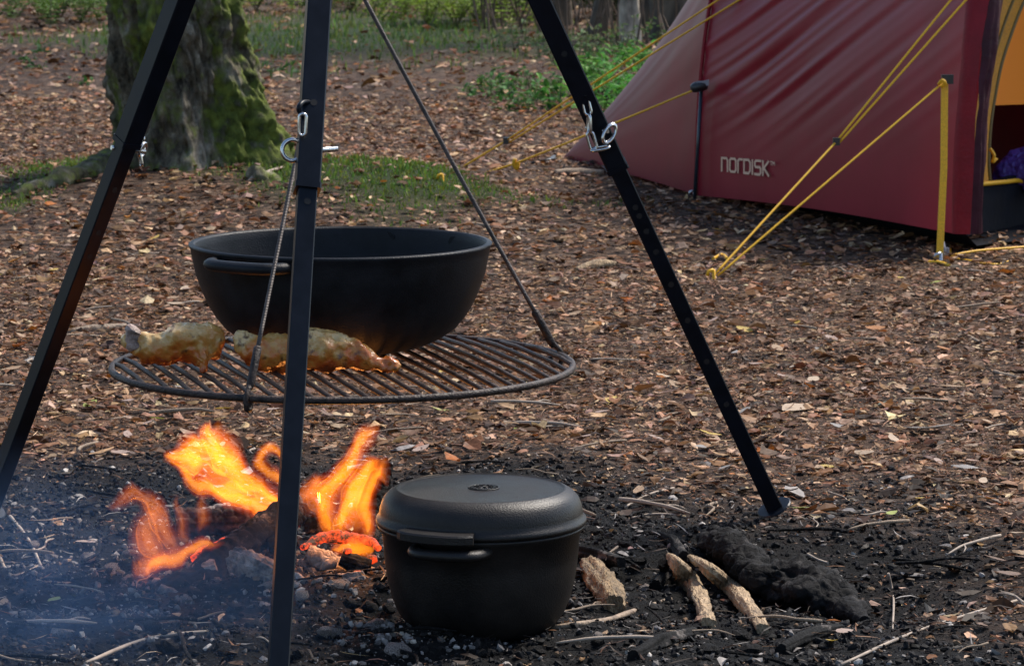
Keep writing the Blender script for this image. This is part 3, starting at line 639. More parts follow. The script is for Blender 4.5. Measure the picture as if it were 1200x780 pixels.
# ------------------------------------------------------------------ logs, embers, burnt wood
def log(name, pxs, m, label, cat, group=None, style=None, n=14, nz=.3, nf=28., seg=26, seed=1, flat=1.0, origin=None):
    # pxs: (px, py, radius px, Y or None for lying on the ground)
    P = []; rr = []
    for px, py, rp, Y in pxs:
        if Y is None: g_ = on(px, py, 0); P.append(g_+Vector((0, 0, rp*pxm(g_.y)*.6))); rr.append(rp*pxm(g_.y))
        else: P.append(at(px, py, Y)); rr.append(rp*pxm(Y))
    if style: seg *= 4; n = max(n*2, 26)
    P = catmull(P, seg); rr = catmull(rr, seg); q = MB()
    rr = [max(r_*(1+.08*mnoise.noise(Vector((i*.9 if not style else i*.25, seed, 0)))), .0008) for i, r_ in enumerate(rr)]
    q.tube(P, rr, n, True, nz=nz if not style else 0, nf=nf, seed=seed, flat=flat)
    if style:
        L_ = [0.]
        for a_, b2 in zip(P[:-1], P[1:]): L_.append(L_[-1]+(b2-a_).length)
        for i in range(seg):
            for k_ in range(n):
                v_ = q.v[i*n+k_]; th = 2*math.pi*k_/n; c_, s_ = math.cos(th), math.sin(th); u = L_[i]; r_ = rr[i]
                if style == 'block':
                    jx = mnoise.noise(Vector((c_*2, s_*2, u*40+seed)))*.45; uu = u/(.021)+jx+.5*math.floor(th/1.05)
                    tt = th/(2*math.pi)*7+mnoise.noise(Vector((c_*1.5, s_*1.5, u*25+seed*2)))*.35
                    g1 = abs(uu-round(uu)); g2 = abs(tt-round(tt)); gr = max(0, 1-g1/.13)*.8+max(0, 1-g2/.13)
                    cell = mnoise.noise(Vector((math.floor(uu+.5)*3.3, math.floor(tt+.5)*5.1, seed)))
                    d = -.30*min(1, gr)+.16*cell+.22*mnoise.fractal(v_*26+Vector((seed, 0, 0)), 1., 2., 3)+.06*mnoise.noise(v_*260)
                elif style == 'crust':
                    d = .46*mnoise.fractal(v_*18+Vector((seed, 0, 0)), .75, 2.1, 6)+.10*mnoise.noise(v_*55)-.16*max(0, .22-abs(mnoise.noise(v_*34+Vector((5, seed, 0)))))/.22
                else:
                    d = .30*mnoise.fractal(Vector((c_*2.6, s_*2.6, u*7+seed*3)), .9, 2., 5)+.16*mnoise.noise(Vector((c_*9, s_*9, u*16+seed)))+.10*mnoise.noise(v_*170)+.18*mnoise.noise(v_*22+Vector((seed, 0, 0)))
                    d *= nz*2.2
                q.v[i*n+k_] = P[i]+(v_-P[i])*(1+d)
    mid = P[len(P)//2].copy(); mid.z = min(p.z for p in P)
    o = q.build(name, m, None, mid); return setp(o, label, cat, group)
log('charred_log', [(172, 704, 12, 4.29), (220, 682, 18, 4.35), (270, 648, 20, 4.43), (320, 614, 20, 4.52), (354, 592, 16, 4.60)], M['char'], 'long charred log sloping up behind the front tripod leg', 'log', style='block', n=18)
log('charred_log', [(205, 612, 17, 4.66), (260, 610, 17, 4.67), (315, 608, 16, 4.68), (350, 606, 12, 4.70)], M['char_brown'], 'thick cracked log lying level at the back under the big flame', 'log', style='block', n=18, seed=2)
log('charred_log', [(424, 640, 15, 4.50), (433, 605, 16, 4.55), (442, 568, 16, 4.6), (447, 545, 14, 4.62)], M['char'], 'burning log end propped upright between the flame and the lidded pot', 'log', style='block', n=16, seed=3)
log('charred_log', [(274, 654, 15, 4.34), (298, 664, 18, 4.32), (325, 677, 17, 4.31), (354, 692, 14, 4.30)], M['char_ash'], 'pale ash-grey charred billet crossing behind the front tripod leg', 'log', style='grain', n=16, nz=.5, seed=4)
log('charred_log', [(352, 668, 12, 4.42), (385, 664, 14, 4.44), (420, 672, 13, 4.42), (438, 690, 10, 4.38)], M['char_ash'], 'ash-covered burnt chunk between the front tripod leg and the lidded pot', 'log', style='crust', n=16, seed=5)
log('ember_log', [(354, 641, 4, 4.46), (374, 632, 7, 4.49), (396, 628, 9, 4.5), (418, 630, 7, 4.5), (436, 634, 6, 4.49), (444, 642, 4, 4.47)], M['ember'], 'glowing red ember log under the flame beside the lidded pot', 'log', style='crust', n=14, seed=6)
log('ember_log', [(228, 655, 5, 4.40), (245, 643, 6, 4.43), (268, 632, 5, 4.46)], M['ember'], 'small glowing ember streak on the sloping charred log', 'log', n=12, nz=.5, nf=60, seed=7)
for i, (x0_, y0_, x1_, y1_, rp, Y, mm) in enumerate([(362, 648, 392, 660, 10, 4.41, 'char_ash'), (395, 684, 425, 676, 9, 4.35, 'char_ash'), (340, 704, 368, 694, 11, 4.29, 'char_ash'), (402, 654, 432, 664, 8, 4.40, 'char'), (272, 690, 300, 700, 10, 4.28, 'char'), (224, 668, 250, 662, 7, 4.37, 'char_ash'), (318, 640, 345, 630, 10, 4.47, 'char'), (360, 618, 384, 606, 9, 4.58, 'char'), (240, 600, 268, 596, 8, 4.72, 'char_ash'), (296, 596, 322, 600, 8, 4.74, 'char_brown'), (305, 712, 335, 722, 10, 4.22, 'char_ash'), (188, 690, 214, 704, 8, 4.30, 'char_ash'), (428, 708, 446, 722, 8, 4.22, 'char')]):
    log('charred_chunk', [(x0_-3, y0_, rp*1.0, Y), ((x0_+x1_)/2, (y0_+y1_)/2+2, rp*1.25, Y), (x1_+3, y1_, rp*.9, Y)], M[mm], 'pale ash-crusted chunk of burnt wood in the heart of the fire' if mm == 'char_ash' else 'black cracked chunk of burnt wood in the heart of the fire', 'charred wood', 'burnt chunks under the flames', style='grain' if i % 2 else 'crust', n=15, nz=.5, seg=9, seed=i+20)
for i, (px, py, rp, Y) in enumerate([(408, 645, 4, 4.40), (420, 674, 6, 4.36), (436, 655, 6, 4.42), (450, 700, 5, 4.30)]):
    log('ember', [(px-rp, py+1, rp*.7, Y), (px, py, rp, Y), (px+rp, py-1, rp*.6, Y)], M['ember'] if i < 2 else M['ember_dim'], 'small glowing red coal at the foot of the lidded pot', 'ember', 'glowing coals by the pot', n=10, nz=.5, nf=90, seg=8, seed=i)
log('burnt_root', [(826, 634, 9, None), (846, 650, 25, None), (868, 666, 25, None), (888, 688, 22, None), (918, 702, 36, None), (956, 714, 37, None), (990, 724, 22, None), (1014, 730, 7, None)], M['char_root'], 'big lumpy burnt root lying in the hollow below the tripod foot', 'root', style='crust', n=44, seg=46, seed=8, flat=.75)
log('split_stick', [(783, 652, 3, None), (795, 668, 9, None), (808, 688, 11, None), (822, 710, 10, None), (831, 738, 9, None)], M['wood_pale'], 'pale split stick with dark burnt tip, the more crooked of two beside the burnt root', 'stick', style='grain', n=14, nz=.55, seed=9)
log('split_stick', [(808, 654, 3, None), (830, 671, 8, None), (856, 694, 9.5, None), (878, 718, 10, None), (894, 742, 8, None)], M['wood_pale'], 'smooth pale stick tapering to a point, lying closest to the burnt root', 'stick', style='grain', n=14, nz=.4, seed=10)
log('wood_chunk', [(690, 668, 11, None), (700, 684, 16, None), (711, 702, 18, None), (720, 718, 13, None)], M['wood_bark'], 'short chunk of flaky brown wood leaning beside the lidded pot', 'wood chunk', style='grain', n=18, nz=.5, seed=11)
log('charred_stick', [(672, 648, 6, None), (700, 656, 8, None), (728, 662, 6, None)], M['char'], 'short black charred stick poking out behind the lidded pot', 'stick', style='grain', n=10, nz=.5, seed=12)
log('charred_stick', [(772, 628, 4, None), (790, 640, 7, None), (800, 655, 6, None)], M['char'], 'thin black charred stick behind the tips of the pale split sticks', 'stick', style='grain', n=10, nz=.5, seed=13)
log('charred_stick', [(742, 772, 7, None), (778, 756, 9, None), (812, 745, 7, None)], M['char'], 'thick grey charred stick lying at the near edge of the pit', 'stick', style='grain', n=10, nz=.5, seed=14)
log('charred_stick', [(915, 765, 7, None), (950, 748, 8, None), (985, 738, 5, None)], M['char'], 'dark charred stick lying under the yellow leaf', 'stick', style='grain', n=10, nz=.5, seed=15)
log('charred_stick', [(768, 690, 7, None), (780, 678, 9, None), (776, 662, 6, None)], M['char'], 'stubby charred stick beside the crooked split stick', 'stick', style='grain', n=10, nz=.5, seed=16)
log('brown_branch', [(75, 391, 3, None), (110, 388, 5, None), (148, 385, 4, None)], M['twig'], 'straight brown branch lying on the litter behind the grate', 'branch', n=8, nz=.2, seg=14)
log('brown_branch', [(650, 205, 4, None), (680, 207, 6, None), (708, 205, 4, None)], M['twig'], 'short brown branch lying by the tail of the red tent', 'branch', n=8, nz=.2, seg=14)
log('brown_branch', [(675, 318, 3, None), (700, 314, 7, None), (722, 313, 4, None)], M['wood_pale'], 'short pale branch lying on the litter beside the sloping tripod leg', 'branch', n=8, nz=.2, seg=14)
tw = [([(640, 739), (680, 733), (712, 728), (748, 716), (786, 703)], 4.2, 'twig', 'knobbly brown twig lying in front of the flaky wood chunk'),
      ([(985, 780), (1060, 746), (1130, 722), (1192, 704)], 2.4, 'pale_twig', 'long thin pale twig crossing the near edge of the litter'),
      ([(1041, 672), (1047, 700), (1046, 738)], 1.5, 'pale_twig', 'thin straight stalk standing in the litter behind the long pale twig'),
      ([(12, 606), (34, 634), (48, 664)], 2.2, 'pale_twig', 'grey twig lying on the ash behind the smoke'),
      ([(-5, 690), (40, 681), (78, 684), (108, 673)], 2, 'pale_twig', 'curved grey twig lying in the ash beside the yellowish leaf'),
      ([(0, 654), (15, 675), (48, 662)], 2, 'twig', 'forked dark twig lying on the ash'),
      ([(100, 778), (160, 753), (205, 744), (250, 740)], 2.6, 'pale_twig', 'pale twig in the ash near the foot of the front tripod leg'),
      ([(70, 632), (74, 612), (78, 606)], 1.5, 'pale_twig', 'tiny upright forked twig standing in the ash'),
      ([(288, 219), (298, 208), (312, 203), (332, 197)], 2.4, 'pale_twig', 'bent grey twig at the foot of the mossy trunk'),
      ([(545, 262), (590, 268), (640, 272)], 2.2, 'twig', 'dark twig lying behind the cauldron on the moss edge'),
      ([(1135, 395), (1155, 406), (1172, 414)], 2.2, 'twig', 'thin dark twig lying below the tent peg'),
      ([(1165, 437), (1190, 443), (1215, 447)], 2.6, 'twig', 'stout dark twig lying alone on the litter'),
      ([(740, 608), (765, 603), (800, 604)], 1.8, 'pale_twig', 'straw-coloured twig on the dark soil behind the split sticks'),
      ([(730, 596), (760, 580), (790, 572)], 1.6, 'pale_twig', 'thin straw stalk between the lidded pot and the sloping tripod leg'),
      ([(946, 650), (958, 656), (970, 660)], 1.8, 'pale_twig', 'short yellow stalk below the tripod foot plate')]
for pts, rp, mm, lb in tw: log('twig', [(a, b_, rp*(1-.35*i/len(pts)), None) for i, (a, b_) in enumerate(pts)], M[mm], lb, 'twig', 'twigs on the ground', n=6, nz=.25, nf=60, seg=12)
twm = []
for v_ in range(5):
    rr_ = random.Random(v_+40); pp = [Vector((-.5, 0, 0)), Vector((-.2, rr_.uniform(-.08, .08), .02)), Vector((.15, rr_.uniform(-.1, .1), .03)), Vector((.5, rr_.uniform(-.05, .05), .01))]
    q = MB(); q.tube(catmull(pp, 12), [.018, .022, .021, .022, .02, .021, .019, .018, .017, .015, .012, .006], 6, True, nz=.35, nf=9, seed=v_)
    if v_ % 2: q.tube(catmull([pp[2], pp[2]+Vector((.1, .1, .02)), pp[2]+Vector((.22, .15, .0))], 5), [.013, .012, .01, .008, .004], 5)
    for mm in ('twig', 'pale_twig', 'char'):
        me = bpy.data.meshes.new('twig'); me.from_pydata(q.v, [], q.f); me.polygons.foreach_set('use_smooth', q.sm); me.materials.append(M[mm]); twm.append((mm, me))
nt_ = 0
while nt_ < 130:
    px, py = rnd.uniform(-10, 1210), rnd.uniform(250, 778); p = on(px, py); c_ = float(charm(np.array(p.x), np.array(p.y)))
    if c_ < .5 and rnd.random() < .45: continue
    if 150 < px < 460 and 540 < py < 660: continue
    mm = rnd.choice(['char', 'char', 'pale_twig', 'twig']) if c_ > .5 else rnd.choice(['twig', 'twig', 'pale_twig']); me = rnd.choice([a_ for k_, a_ in twm if k_ == mm])
    o = bpy.data.objects.new('twig', me); col.objects.link(o); s_ = rnd.uniform(.05, .13); o.location = p+Vector((0, 0, .006)); o.scale = (s_, s_, s_*rnd.uniform(.8, 1.3)); o.rotation_euler = (rnd.uniform(-.2, .2), rnd.uniform(-.12, .12), rnd.uniform(0, 6.28)); nt_ += 1
    setp(o, {'char': 'thin charred twig lying loose in the burnt soil', 'twig': 'thin brown twig lying loose on the ground', 'pale_twig': 'thin bleached twig lying loose on the ground'}[mm], 'twig', 'twigs on the ground')
# larger charcoal and ash lumps, one by one
lump_m = {}
for nm, mm in (('coal', 'char'), ('ash', 'char_ash')):
    for v_ in range(4):
        q = MB(); pr_ = [Vector((-.5, 0, 0)), Vector((0, .08, .05)), Vector((.5, 0, 0))]
        q.tube(catmull(pr_, 9), [.12, .3, .4, .42, .4, .42, .38, .28, .1], 9, False, nz=.55, nf=3.1, seed=v_+3, flat=.7)
        me = bpy.data.meshes.new('charcoal_lump'); me.from_pydata(q.v, [], q.f); me.materials.append(M[mm]); lump_m[nm, v_] = me
spots = [(40, 640, 14, 1), (60, 655, 16, 1), (105, 655, 16, 1), (95, 690, 18, 0), (130, 670, 22, 1), (150, 650, 15, 1), (20, 735, 20, 0), (70, 745, 24, 1), (180, 735, 20, 0), (215, 705, 18, 1), (240, 725, 22, 0), (275, 715, 20, 0), (300, 735, 22, 0), (360, 720, 22, 0), (385, 745, 26, 1), (410, 710, 20, 0), (440, 735, 24, 1), (465, 765, 30, 1), (420, 765, 26, 1), (515, 745, 20, 0), (570, 768, 20, 0), (630, 765, 22, 0), (660, 755, 16, 0), (700, 755, 16, 0), (740, 735, 14, 0), (700, 745, 12, 1), (870, 748, 20, 0), (830, 765, 26, 0), (880, 765, 24, 0), (755, 690, 12, 1), (735, 640, 14, 0), (750, 660, 18, 0), (700, 625, 14, 0), (760, 625, 12, 0), (160, 610, 14, 0), (110, 600, 13, 0), (60, 600, 13, 0), (85, 575, 12, 0), (150, 575, 12, 0), (480, 610, 14, 0), (840, 600, 12, 0), (985, 660, 10, 0), (965, 640, 8, 1), (395, 690, 22, 1), (355, 700, 18, 1), (330, 715, 20, 0), (310, 690, 18, 1), (445, 680, 18, 0), (455, 715, 18, 0), (250, 690, 16, 0), (470, 735, 16, 0), (195, 760, 26, 0), (120, 765, 24, 0), (265, 765, 24, 0), (345, 770, 22, 0)]
for i, (px, py, sz, kd) in enumerate(spots):
    p = on(px, py); s_ = sz*1.15*pxm(p.y); o = bpy.data.objects.new('charcoal_lump', lump_m['ash' if kd else 'coal', i % 4]); col.objects.link(o)
    o.location = p+Vector((0, 0, s_*.10)); o.scale = (s_, s_, s_*.8); o.rotation_euler = (rnd.uniform(-.3, .3), rnd.uniform(-.3, .3), rnd.uniform(0, 6.28))
    setp(o, 'ash-grey lump of burnt wood lying in the fire bed' if kd else 'black lump of charcoal lying in the fire bed', 'charcoal', 'lumps in the fire bed')

# ------------------------------------------------------------------ flames
def flamemat(name, colr, power):
    m = bpy.data.materials.new(name); m.use_nodes = True; nt = m.node_tree; N = nt.nodes
    N.remove(N['Principled BSDF']); e = N.new('ShaderNodeEmission'); e.inputs[0].default_value = (*colr, 1); e.inputs[1].default_value = power
    nt.links.new(e.outputs[0], N['Material Output'].inputs['Volume']); return m
LEV = [(1.28, (1, .07, .006), 3.0), (1.08, (1, .10, .008), 5.0), (.88, (1, .19, .010), 8.0), (.68, (1, .28, .013), 11.0), (.48, (1, .36, .018), 14.0), (.30, (1, .42, .022), 16.0)]
for k_, (_, c_, p_) in enumerate(LEV): M['fl%d' % k_] = flamemat('flame_layer', c_, p_)
DLEV = [(1.25, (1, .11, .012), 2.0), (.95, (1, .17, .018), 3.6), (.66, (1, .24, .025), 6.), (.38, (1, .3, .03), 9.)]
for k_, (_, c_, p_) in enumerate(DLEV): M['fd%d' % k_] = flamemat('faint_flame_layer', c_, p_)
M['flame_f'] = flamemat('flame_filament', (1, .33, .02), 46); M['flame_e'] = flamemat('faint_filament', (1, .24, .03), 36)
def sheet_prof(span, th, ph, n_=13):
    o = []; i_ = []
    for k in range(n_):
        a = ph+span*(k/(n_-1)*2-1); w_ = th*(.25+.75*math.sin(math.pi*min(max(k/(n_-1), .03), .97))); o.append((-math.cos(a)*.8, math.sin(a))); i_.append((-math.cos(a)*.8*(1-w_), math.sin(a)*(1-w_)))
    return o+i_[::-1]
def flame(label, tongues, Y, base):
    root = thing('flame', base, label, 'flame', 'flames of the campfire')
    G = {}
    for dim, pts in tongues:
        P = catmull([at(a[0], a[1], Y+(a[3] if len(a) > 3 else 0)) for a in pts], 34); sd_ = rnd.uniform(0, 99)
        rr = [max(r_*1.2, .4)*pxm(Y)*(.2+.8*max(0, math.sin(math.pi*min(1, .12+.88*i/33)))**.6 if dim else 1) for i, r_ in enumerate(catmull([a[2] for a in pts], 34))]
        lay = [(('d', k_), l_[0], None) for k_, l_ in enumerate(DLEV)]+[(('e', 0), .75, sheet_prof(1.7, .16, .35))] if dim else [(('b', k_), l_[0], None) for k_, l_ in enumerate(LEV)]+[(('f', 0), .85, sheet_prof(1.9, .13, .35)), (('f', 0), .5, sheet_prof(1.6, .18, -.7))]
        for key, k, prof in lay:
            cut = 0 if k > 1 else (1 if k > .6 else 3); P_ = P[cut:len(P)-cut]; n_ = len(P_)
            r_ = [max(rr[i+cut]*k*min(1, math.sqrt((i+.08)/4.5), math.sqrt((n_-1-i+.08)/4.5)), .0004) for i in range(n_)]
            G.setdefault(key, MB()).tube(P_, r_, len(prof) if prof else 14, True, prof, nz=.25, nf=24, seed=sd_, ref=(0, 1, 0), flat=.8)
    for (g_, k_), q in G.items():
        nm = 'flame_filament' if g_ in 'ef' else 'flame_layer'; mm = {'b': 'fl%d' % k_, 'd': 'fd%d' % k_, 'e': 'flame_e', 'f': 'flame_f'}[g_]
        o = q.build(nm, M[mm], root); md = o.modifiers.new('r', 'REMESH'); md.mode = 'VOXEL'; md.voxel_size = .0011 if g_ in 'ef' else .0017
        dg = bpy.context.evaluated_depsgraph_get(); me = bpy.data.meshes.new_from_object(o.evaluated_get(dg)); o.modifiers.clear(); old = o.data; o.data = me; bpy.data.meshes.remove(old); me.name = nm
        co = np.empty(len(me.vertices)*3, np.float32); me.vertices.foreach_get('co', co); co = co.reshape(-1, 3); wx = co[:, 0]+base.x; wz = co[:, 2]+base.z; dy = co[:, 1]
        for fr, am in ((20, .018), (48, .010), (110, .0035)):
            ox = (vn(wx*fr+dy*fr*.6, wz*fr*.5, 3)-.5)*am; oz_ = (vn(wx*fr+7, wz*fr*.5+dy*fr*.6, 5)-.5)*am*1.5; oy = (vn(wx*fr*.8, wz*fr*.8, 8)-.5)*am
            co[:, 0] += ox; co[:, 2] += oz_; co[:, 1] += oy
        me.vertices.foreach_set('co', co.ravel()); me.update()
flame('broad orange flame leaning away behind the front tripod leg', [
    (0, [(352, 604, 5), (332, 590, 11), (304, 572, 12), (274, 552, 13), (246, 538, 14), (222, 532, 11), (198, 542, 4)]),
    (0, [(345, 606, 6), (318, 600, 9), (290, 588, 11), (258, 580, 10), (228, 572, 7), (212, 552, 5), (192, 545, 3)]),
    (0, [(276, 562, 8), (262, 542, 11), (252, 524, 12), (246, 511, 9), (253, 496, 3)]),
    (0, [(250, 560, 10), (232, 550, 14), (216, 540, 13), (204, 540, 8), (194, 542, 4)]),
    (0, [(350, 600, 6), (330, 592, 9), (306, 574, 8), (284, 572, 9), (262, 578, 6), (244, 574, 2)]),
    (0, [(342, 590, 9), (340, 568, 10), (328, 555, 7), (312, 552, 5), (301, 543, 5), (306, 533, 5), (320, 529, 5), (334, 540, 4), (326, 549, 3)]),
    (0, [(300, 575, 9), (278, 560, 8), (262, 544, 5), (258, 525, 3)]),
    (1, [(350, 575, 9), (365, 562, 12), (376, 552, 12)]),
    (1, [(345, 602, 9), (305, 590, 14), (265, 566, 18), (228, 548, 16), (200, 538, 8)]),
    (1, [(300, 590, 6), (276, 545, 12), (262, 520, 12), (262, 500, 5)]),
    (1, [(232, 624, 4), (238, 608, 6), (236, 594, 5), (243, 582, 3)])], 4.58, at(300, 606, 4.58))
flame('tall twisting flame licking up beside the lidded pot', [
    (0, [(392, 636, 5), (388, 612, 9), (384, 590, 12), (388, 566, 13), (402, 545, 12), (416, 526, 9), (430, 512, 6), (446, 496, 2)]),
    (0, [(402, 632, 7), (399, 610, 8), (408, 588, 10), (414, 566, 11), (428, 548, 9), (440, 536, 4)]),
    (0, [(424, 632, 6), (426, 610, 7), (420, 592, 8), (428, 572, 9), (438, 556, 6), (446, 545, 2)]),
    (0, [(385, 640, 4), (405, 634, 8), (425, 632, 7), (436, 636, 3)]),
    (1, [(380, 600, 10), (366, 580, 12), (368, 562, 11), (384, 548, 7)]),
    (1, [(440, 570, 12), (444, 548, 11), (452, 532, 4)]),
    (1, [(410, 622, 14), (414, 594, 15), (420, 568, 11), (432, 540, 5)])], 4.50, at(408, 640, 4.5))
flame('low flame curling up from the end of the sloping charred log', [
    (0, [(262, 636, 3), (235, 643, 6), (212, 650, 7), (190, 655, 7), (176, 664, 5), (171, 676, 3)]),
    (1, [(216, 650, 8), (200, 636, 10), (186, 616, 11), (178, 598, 11), (166, 587, 10), (148, 594, 12), (126, 604, 10)]),
    (1, [(206, 652, 5), (182, 648, 12), (172, 626, 12), (180, 604, 9), (188, 590, 4)]),
    (0, [(198, 652, 1.5), (187, 636, 2.2), (180, 614, 2), (171, 592, 2.2), (158, 596, 1.8), (146, 604, 1)]),
    (1, [(192, 652, 10), (176, 660, 13), (166, 664, 10), (158, 650, 5)]),
    (1, [(224, 644, 6), (214, 628, 7), (215, 612, 6), (207, 596, 5), (212, 584, 2)]),
    (1, [(198, 622, 4), (192, 606, 5), (183, 596, 4), (180, 580, 3)]),
    (1, [(174, 678, 5), (164, 696, 5), (162, 706, 3)])], 4.38, at(200, 655, 4.38))
for nm, p, w_ in (('fire_light', at(300, 560, 4.5), .15), ('fire_light', at(408, 590, 4.42), .8), ('fire_light', at(195, 640, 4.36), .06)):
    ld = bpy.data.lights.new(nm, 'POINT'); ld.energy = w_; ld.color = (1, .36, .08); ld.shadow_soft_size = .05; ld.specular_factor = .25
    lo = bpy.data.objects.new(nm, ld); col.objects.link(lo); lo.location = p

# ------------------------------------------------------------------ smoke drifting low over the near ash
m = bpy.data.materials.new('blue_smoke'); m.use_nodes = True; nt = m.node_tree; N = nt.nodes; L = nt.links; N.remove(N['Principled BSDF'])
pv = N.new('ShaderNodeVolumePrincipled'); pv.inputs['Color'].default_value = (.20, .40, .80, 1); pv.inputs['Anisotropy'].default_value = .2
tc = N.new('ShaderNodeTexCoord'); ln = N.new('ShaderNodeVectorMath'); ln.operation = 'LENGTH'; L.new(tc.outputs['Object'], ln.inputs[0])
mr = N.new('ShaderNodeMapRange'); mr.interpolation_type = 'SMOOTHSTEP'; mr.inputs['From Min'].default_value = 1.0; mr.inputs['From Max'].default_value = .15; mr.inputs['To Min'].default_value = 0; mr.inputs['To Max'].default_value = .55
wn_ = N.new('ShaderNodeTexNoise'); wn_.inputs['Scale'].default_value = 2.6; wn_.inputs['Detail'].default_value = 4; wn_.inputs['Distortion'].default_value = 1.5; L.new(tc.outputs['Object'], wn_.inputs['Vector'])
w2 = N.new('ShaderNodeMapRange'); w2.inputs['From Min'].default_value = .35; w2.inputs['From Max'].default_value = .65; w2.inputs['To Min'].default_value = .1; w2.inputs['To Max'].default_value = 1.5; L.new(wn_.outputs['Fac'], w2.inputs[0])
wm = N.new('ShaderNodeMath'); wm.operation = 'MULTIPLY'; L.new(w2.outputs[0], wm.inputs[0]); L.new(mr.outputs[0], wm.inputs[1])
L.new(ln.outputs['Value'], mr.inputs[0]); L.new(wm.outputs[0], pv.inputs['Density']); L.new(pv.outputs[0], N['Material Output'].inputs['Volume'])
q = MB(); q.lathe([(max(math.sin(math.pi*i/16), .001), -math.cos(math.pi*i/16)) for i in range(17)], (0, 0, 0), 24)
o = q.build('smoke', m); o.location = at(35, 722, 3.95)+Vector((0, 0, .02)); o.scale = (.46, .40, .21); setp(o, 'thin bluish smoke drifting over the ash', 'smoke', kind='stuff')

# ------------------------------------------------------------------ tent
A = gnd(818, 234); Cc = gnd(1116, 300); T0 = gnd(660, 187)
U = Vector((.62, .785, 0)).normalized(); WID = 1.25
tent = thing('tent', (Cc+A)/2, 'dark red tunnel tent pitched on the leaf litter with an open orange doorway', 'tent')
def sp(c, e_): return math.copysign(abs(c)**e_, c)
def arch(B, t, Hh, z0):
    th = math.pi*t; return B+U*(WID/2*(1-sp(math.cos(th), .72)))+Vector((0, 0, z0+(Hh-z0)*abs(math.sin(th))**.86))
AX = (Cc-A).normalized(); NOUT = Vector((-AX.y, AX.x, 0))
if NOUT.x > 0: NOUT = -NOUT
def ncol(t): return (NOUT*math.cos(math.pi*t)+Vector((0, 0, 1))*math.sin(math.pi*t)).normalized()
def wr(s, t):
    # tension folds fanning from the top front down towards the rear pole
    w = t-(.13+.28*t)*s+.003*math.sin(s*6+t*9)
    f = math.sin(w*260)*.5+math.sin(w*151+1.3)*.5+.45*math.sin(w*397+2.)+.30*math.sin(w*610+s*5)
    e1 = math.exp(-((s-.42)/.36)**2)*math.exp(-((t-.22)/.075)**2)+.8*math.exp(-((s-.30)/.22)**2)*math.exp(-((t-.10)/.035)**2)+.25*min(1, t*8)
    return .0052*f*e1*min(1, t*14)*(1-.45*s)
def side(s, t, off=0.):
    z0 = .012+.043*s; Hh = .98+.17*s; B = A+(Cc-A)*s
    p = arch(B, t, Hh, z0); bul = -.028*math.sin(math.pi*s)*math.sin(math.pi*min(1, t*1.3))
    hem = .010*math.sin(math.pi*s)*math.exp(-(t/.05)**2)
    return p+ncol(t)*(bul+wr(s, t)+off)+Vector((0, 0, hem))
q = MB(); q.grid(lambda a, c: side(a, c*c*.35+c*.65 if False else c**1.35), 180, 300); fly = q.build('fly_panel', M['fly'], tent)
# rear tail panel running down to its corner
T1 = T0+U*.62
def tail(s, t):
    a = side(0, t, -.003); k = min(max((t-.38)/.24, 0), 1); e_ = T0+(T1-T0)*k+Vector((0, 0, .006+.10*math.sin(math.pi*k)))
    p = a+(e_-a)*s; sag = .055*math.sin(math.pi*s)*(.35+.65*math.sin(math.pi*t))
    w = t*26+s*2; rip = .003*math.sin(w*1.7)*math.exp(-((s-.18)/.2)**2)*math.exp(-((t-.17)/.1)**2)+.0022*math.sin(t*55+s*7)*math.exp(-((s-.1)/.1)**2)
    return p-(ncol(t)*.8+AX*(-.2))*(sag)+ncol(t)*rip
q = MB(); q.grid(tail, 60, 80, flip=True); q.build('tail_panel', M['fly_tail'], tent)
# hoop sleeves
q = MB(); q.tube([arch(A, t, .985, .004)+NOUT*.006-AX*.004 for t in [i/60 for i in range(61)]], .006, 8); sl = q.build('hoop_sleeve', M['fly_trim'], tent)
v1 = Vector((.042, -.02, 0)); v2 = Vector((.050, .062, 0))
def trim(s, t): return side(1, t, .002)+v1*s*(1+.25*math.sin(math.pi*t))+ncol(t)*(.010*math.sin(math.pi*s)+.0025*math.sin(t*50+s*3))
q = MB(); q.grid(trim, 12, 90); q.build('front_sleeve', M['fly_trim'], tent)
def flap(s, t):
    ln_ = .5+.75*min(1, t*3.2)
    return side(1, t*1.0+.0, 0)+v1*(1+.25*math.sin(math.pi*t))+v2*(s*ln_)+Vector((0, 0, .0))+Vector((-.85, .5, 0)).normalized()*(-.012*math.sin(math.pi*s)+.007*mnoise.noise(Vector((s*3, t*22, 1)))+.006*mnoise.noise(Vector((s*7, t*60, 5))))
q = MB(); q.grid(flap, 16, 110); q.build('door_flap', M['fly_dark'], tent)
# the doorway: fabric faces standing in the front plane, a dark shade sheet behind
FP0 = Vector((1.10, 8.28, 0)); FD = Vector((.53, .85, 0)).normalized(); FN = Vector((FD.y, -FD.x, 0))
def fpl(px, py, off):
    d = ray(px, py); P0 = FP0-FN*off; C0 = Vector((0, 0, H)); t = (P0-C0).dot(FN)/d.dot(FN); return C0+d*t
def fpoly(name, outl, off, mt, thick=.004, parent=tent):
    q = MB(); f = [fpl(a, b_, off) for a, b_ in outl]; bk = [p-FN*thick for p in f]; n_ = len(f)
    q.add(f+bk, [list(range(n_)), list(range(2*n_-1, n_-1, -1))]+[(i, i+n_, (i+1) % n_+n_, (i+1) % n_) for i in range(n_)]); return q.build(name, mt, parent)
fpoly('door_sill', [(1122, 279), (1137, 216), (1165, 214), (1196, 204), (1300, 196), (1320, 236), (1200, 263)], .055, M['ground_cloth'], .02)
q = MB()
inn = [(1160, 216), (1158, 190), (1160, 150), (1165, 115), (1173, 75), (1186, 35), (1200, 0), (1222, -45)]
outr = [(1134, 219), (1138, 180), (1143, 140), (1148, 100), (1154, 60), (1163, 25), (1172, 0), (1190, -45)]
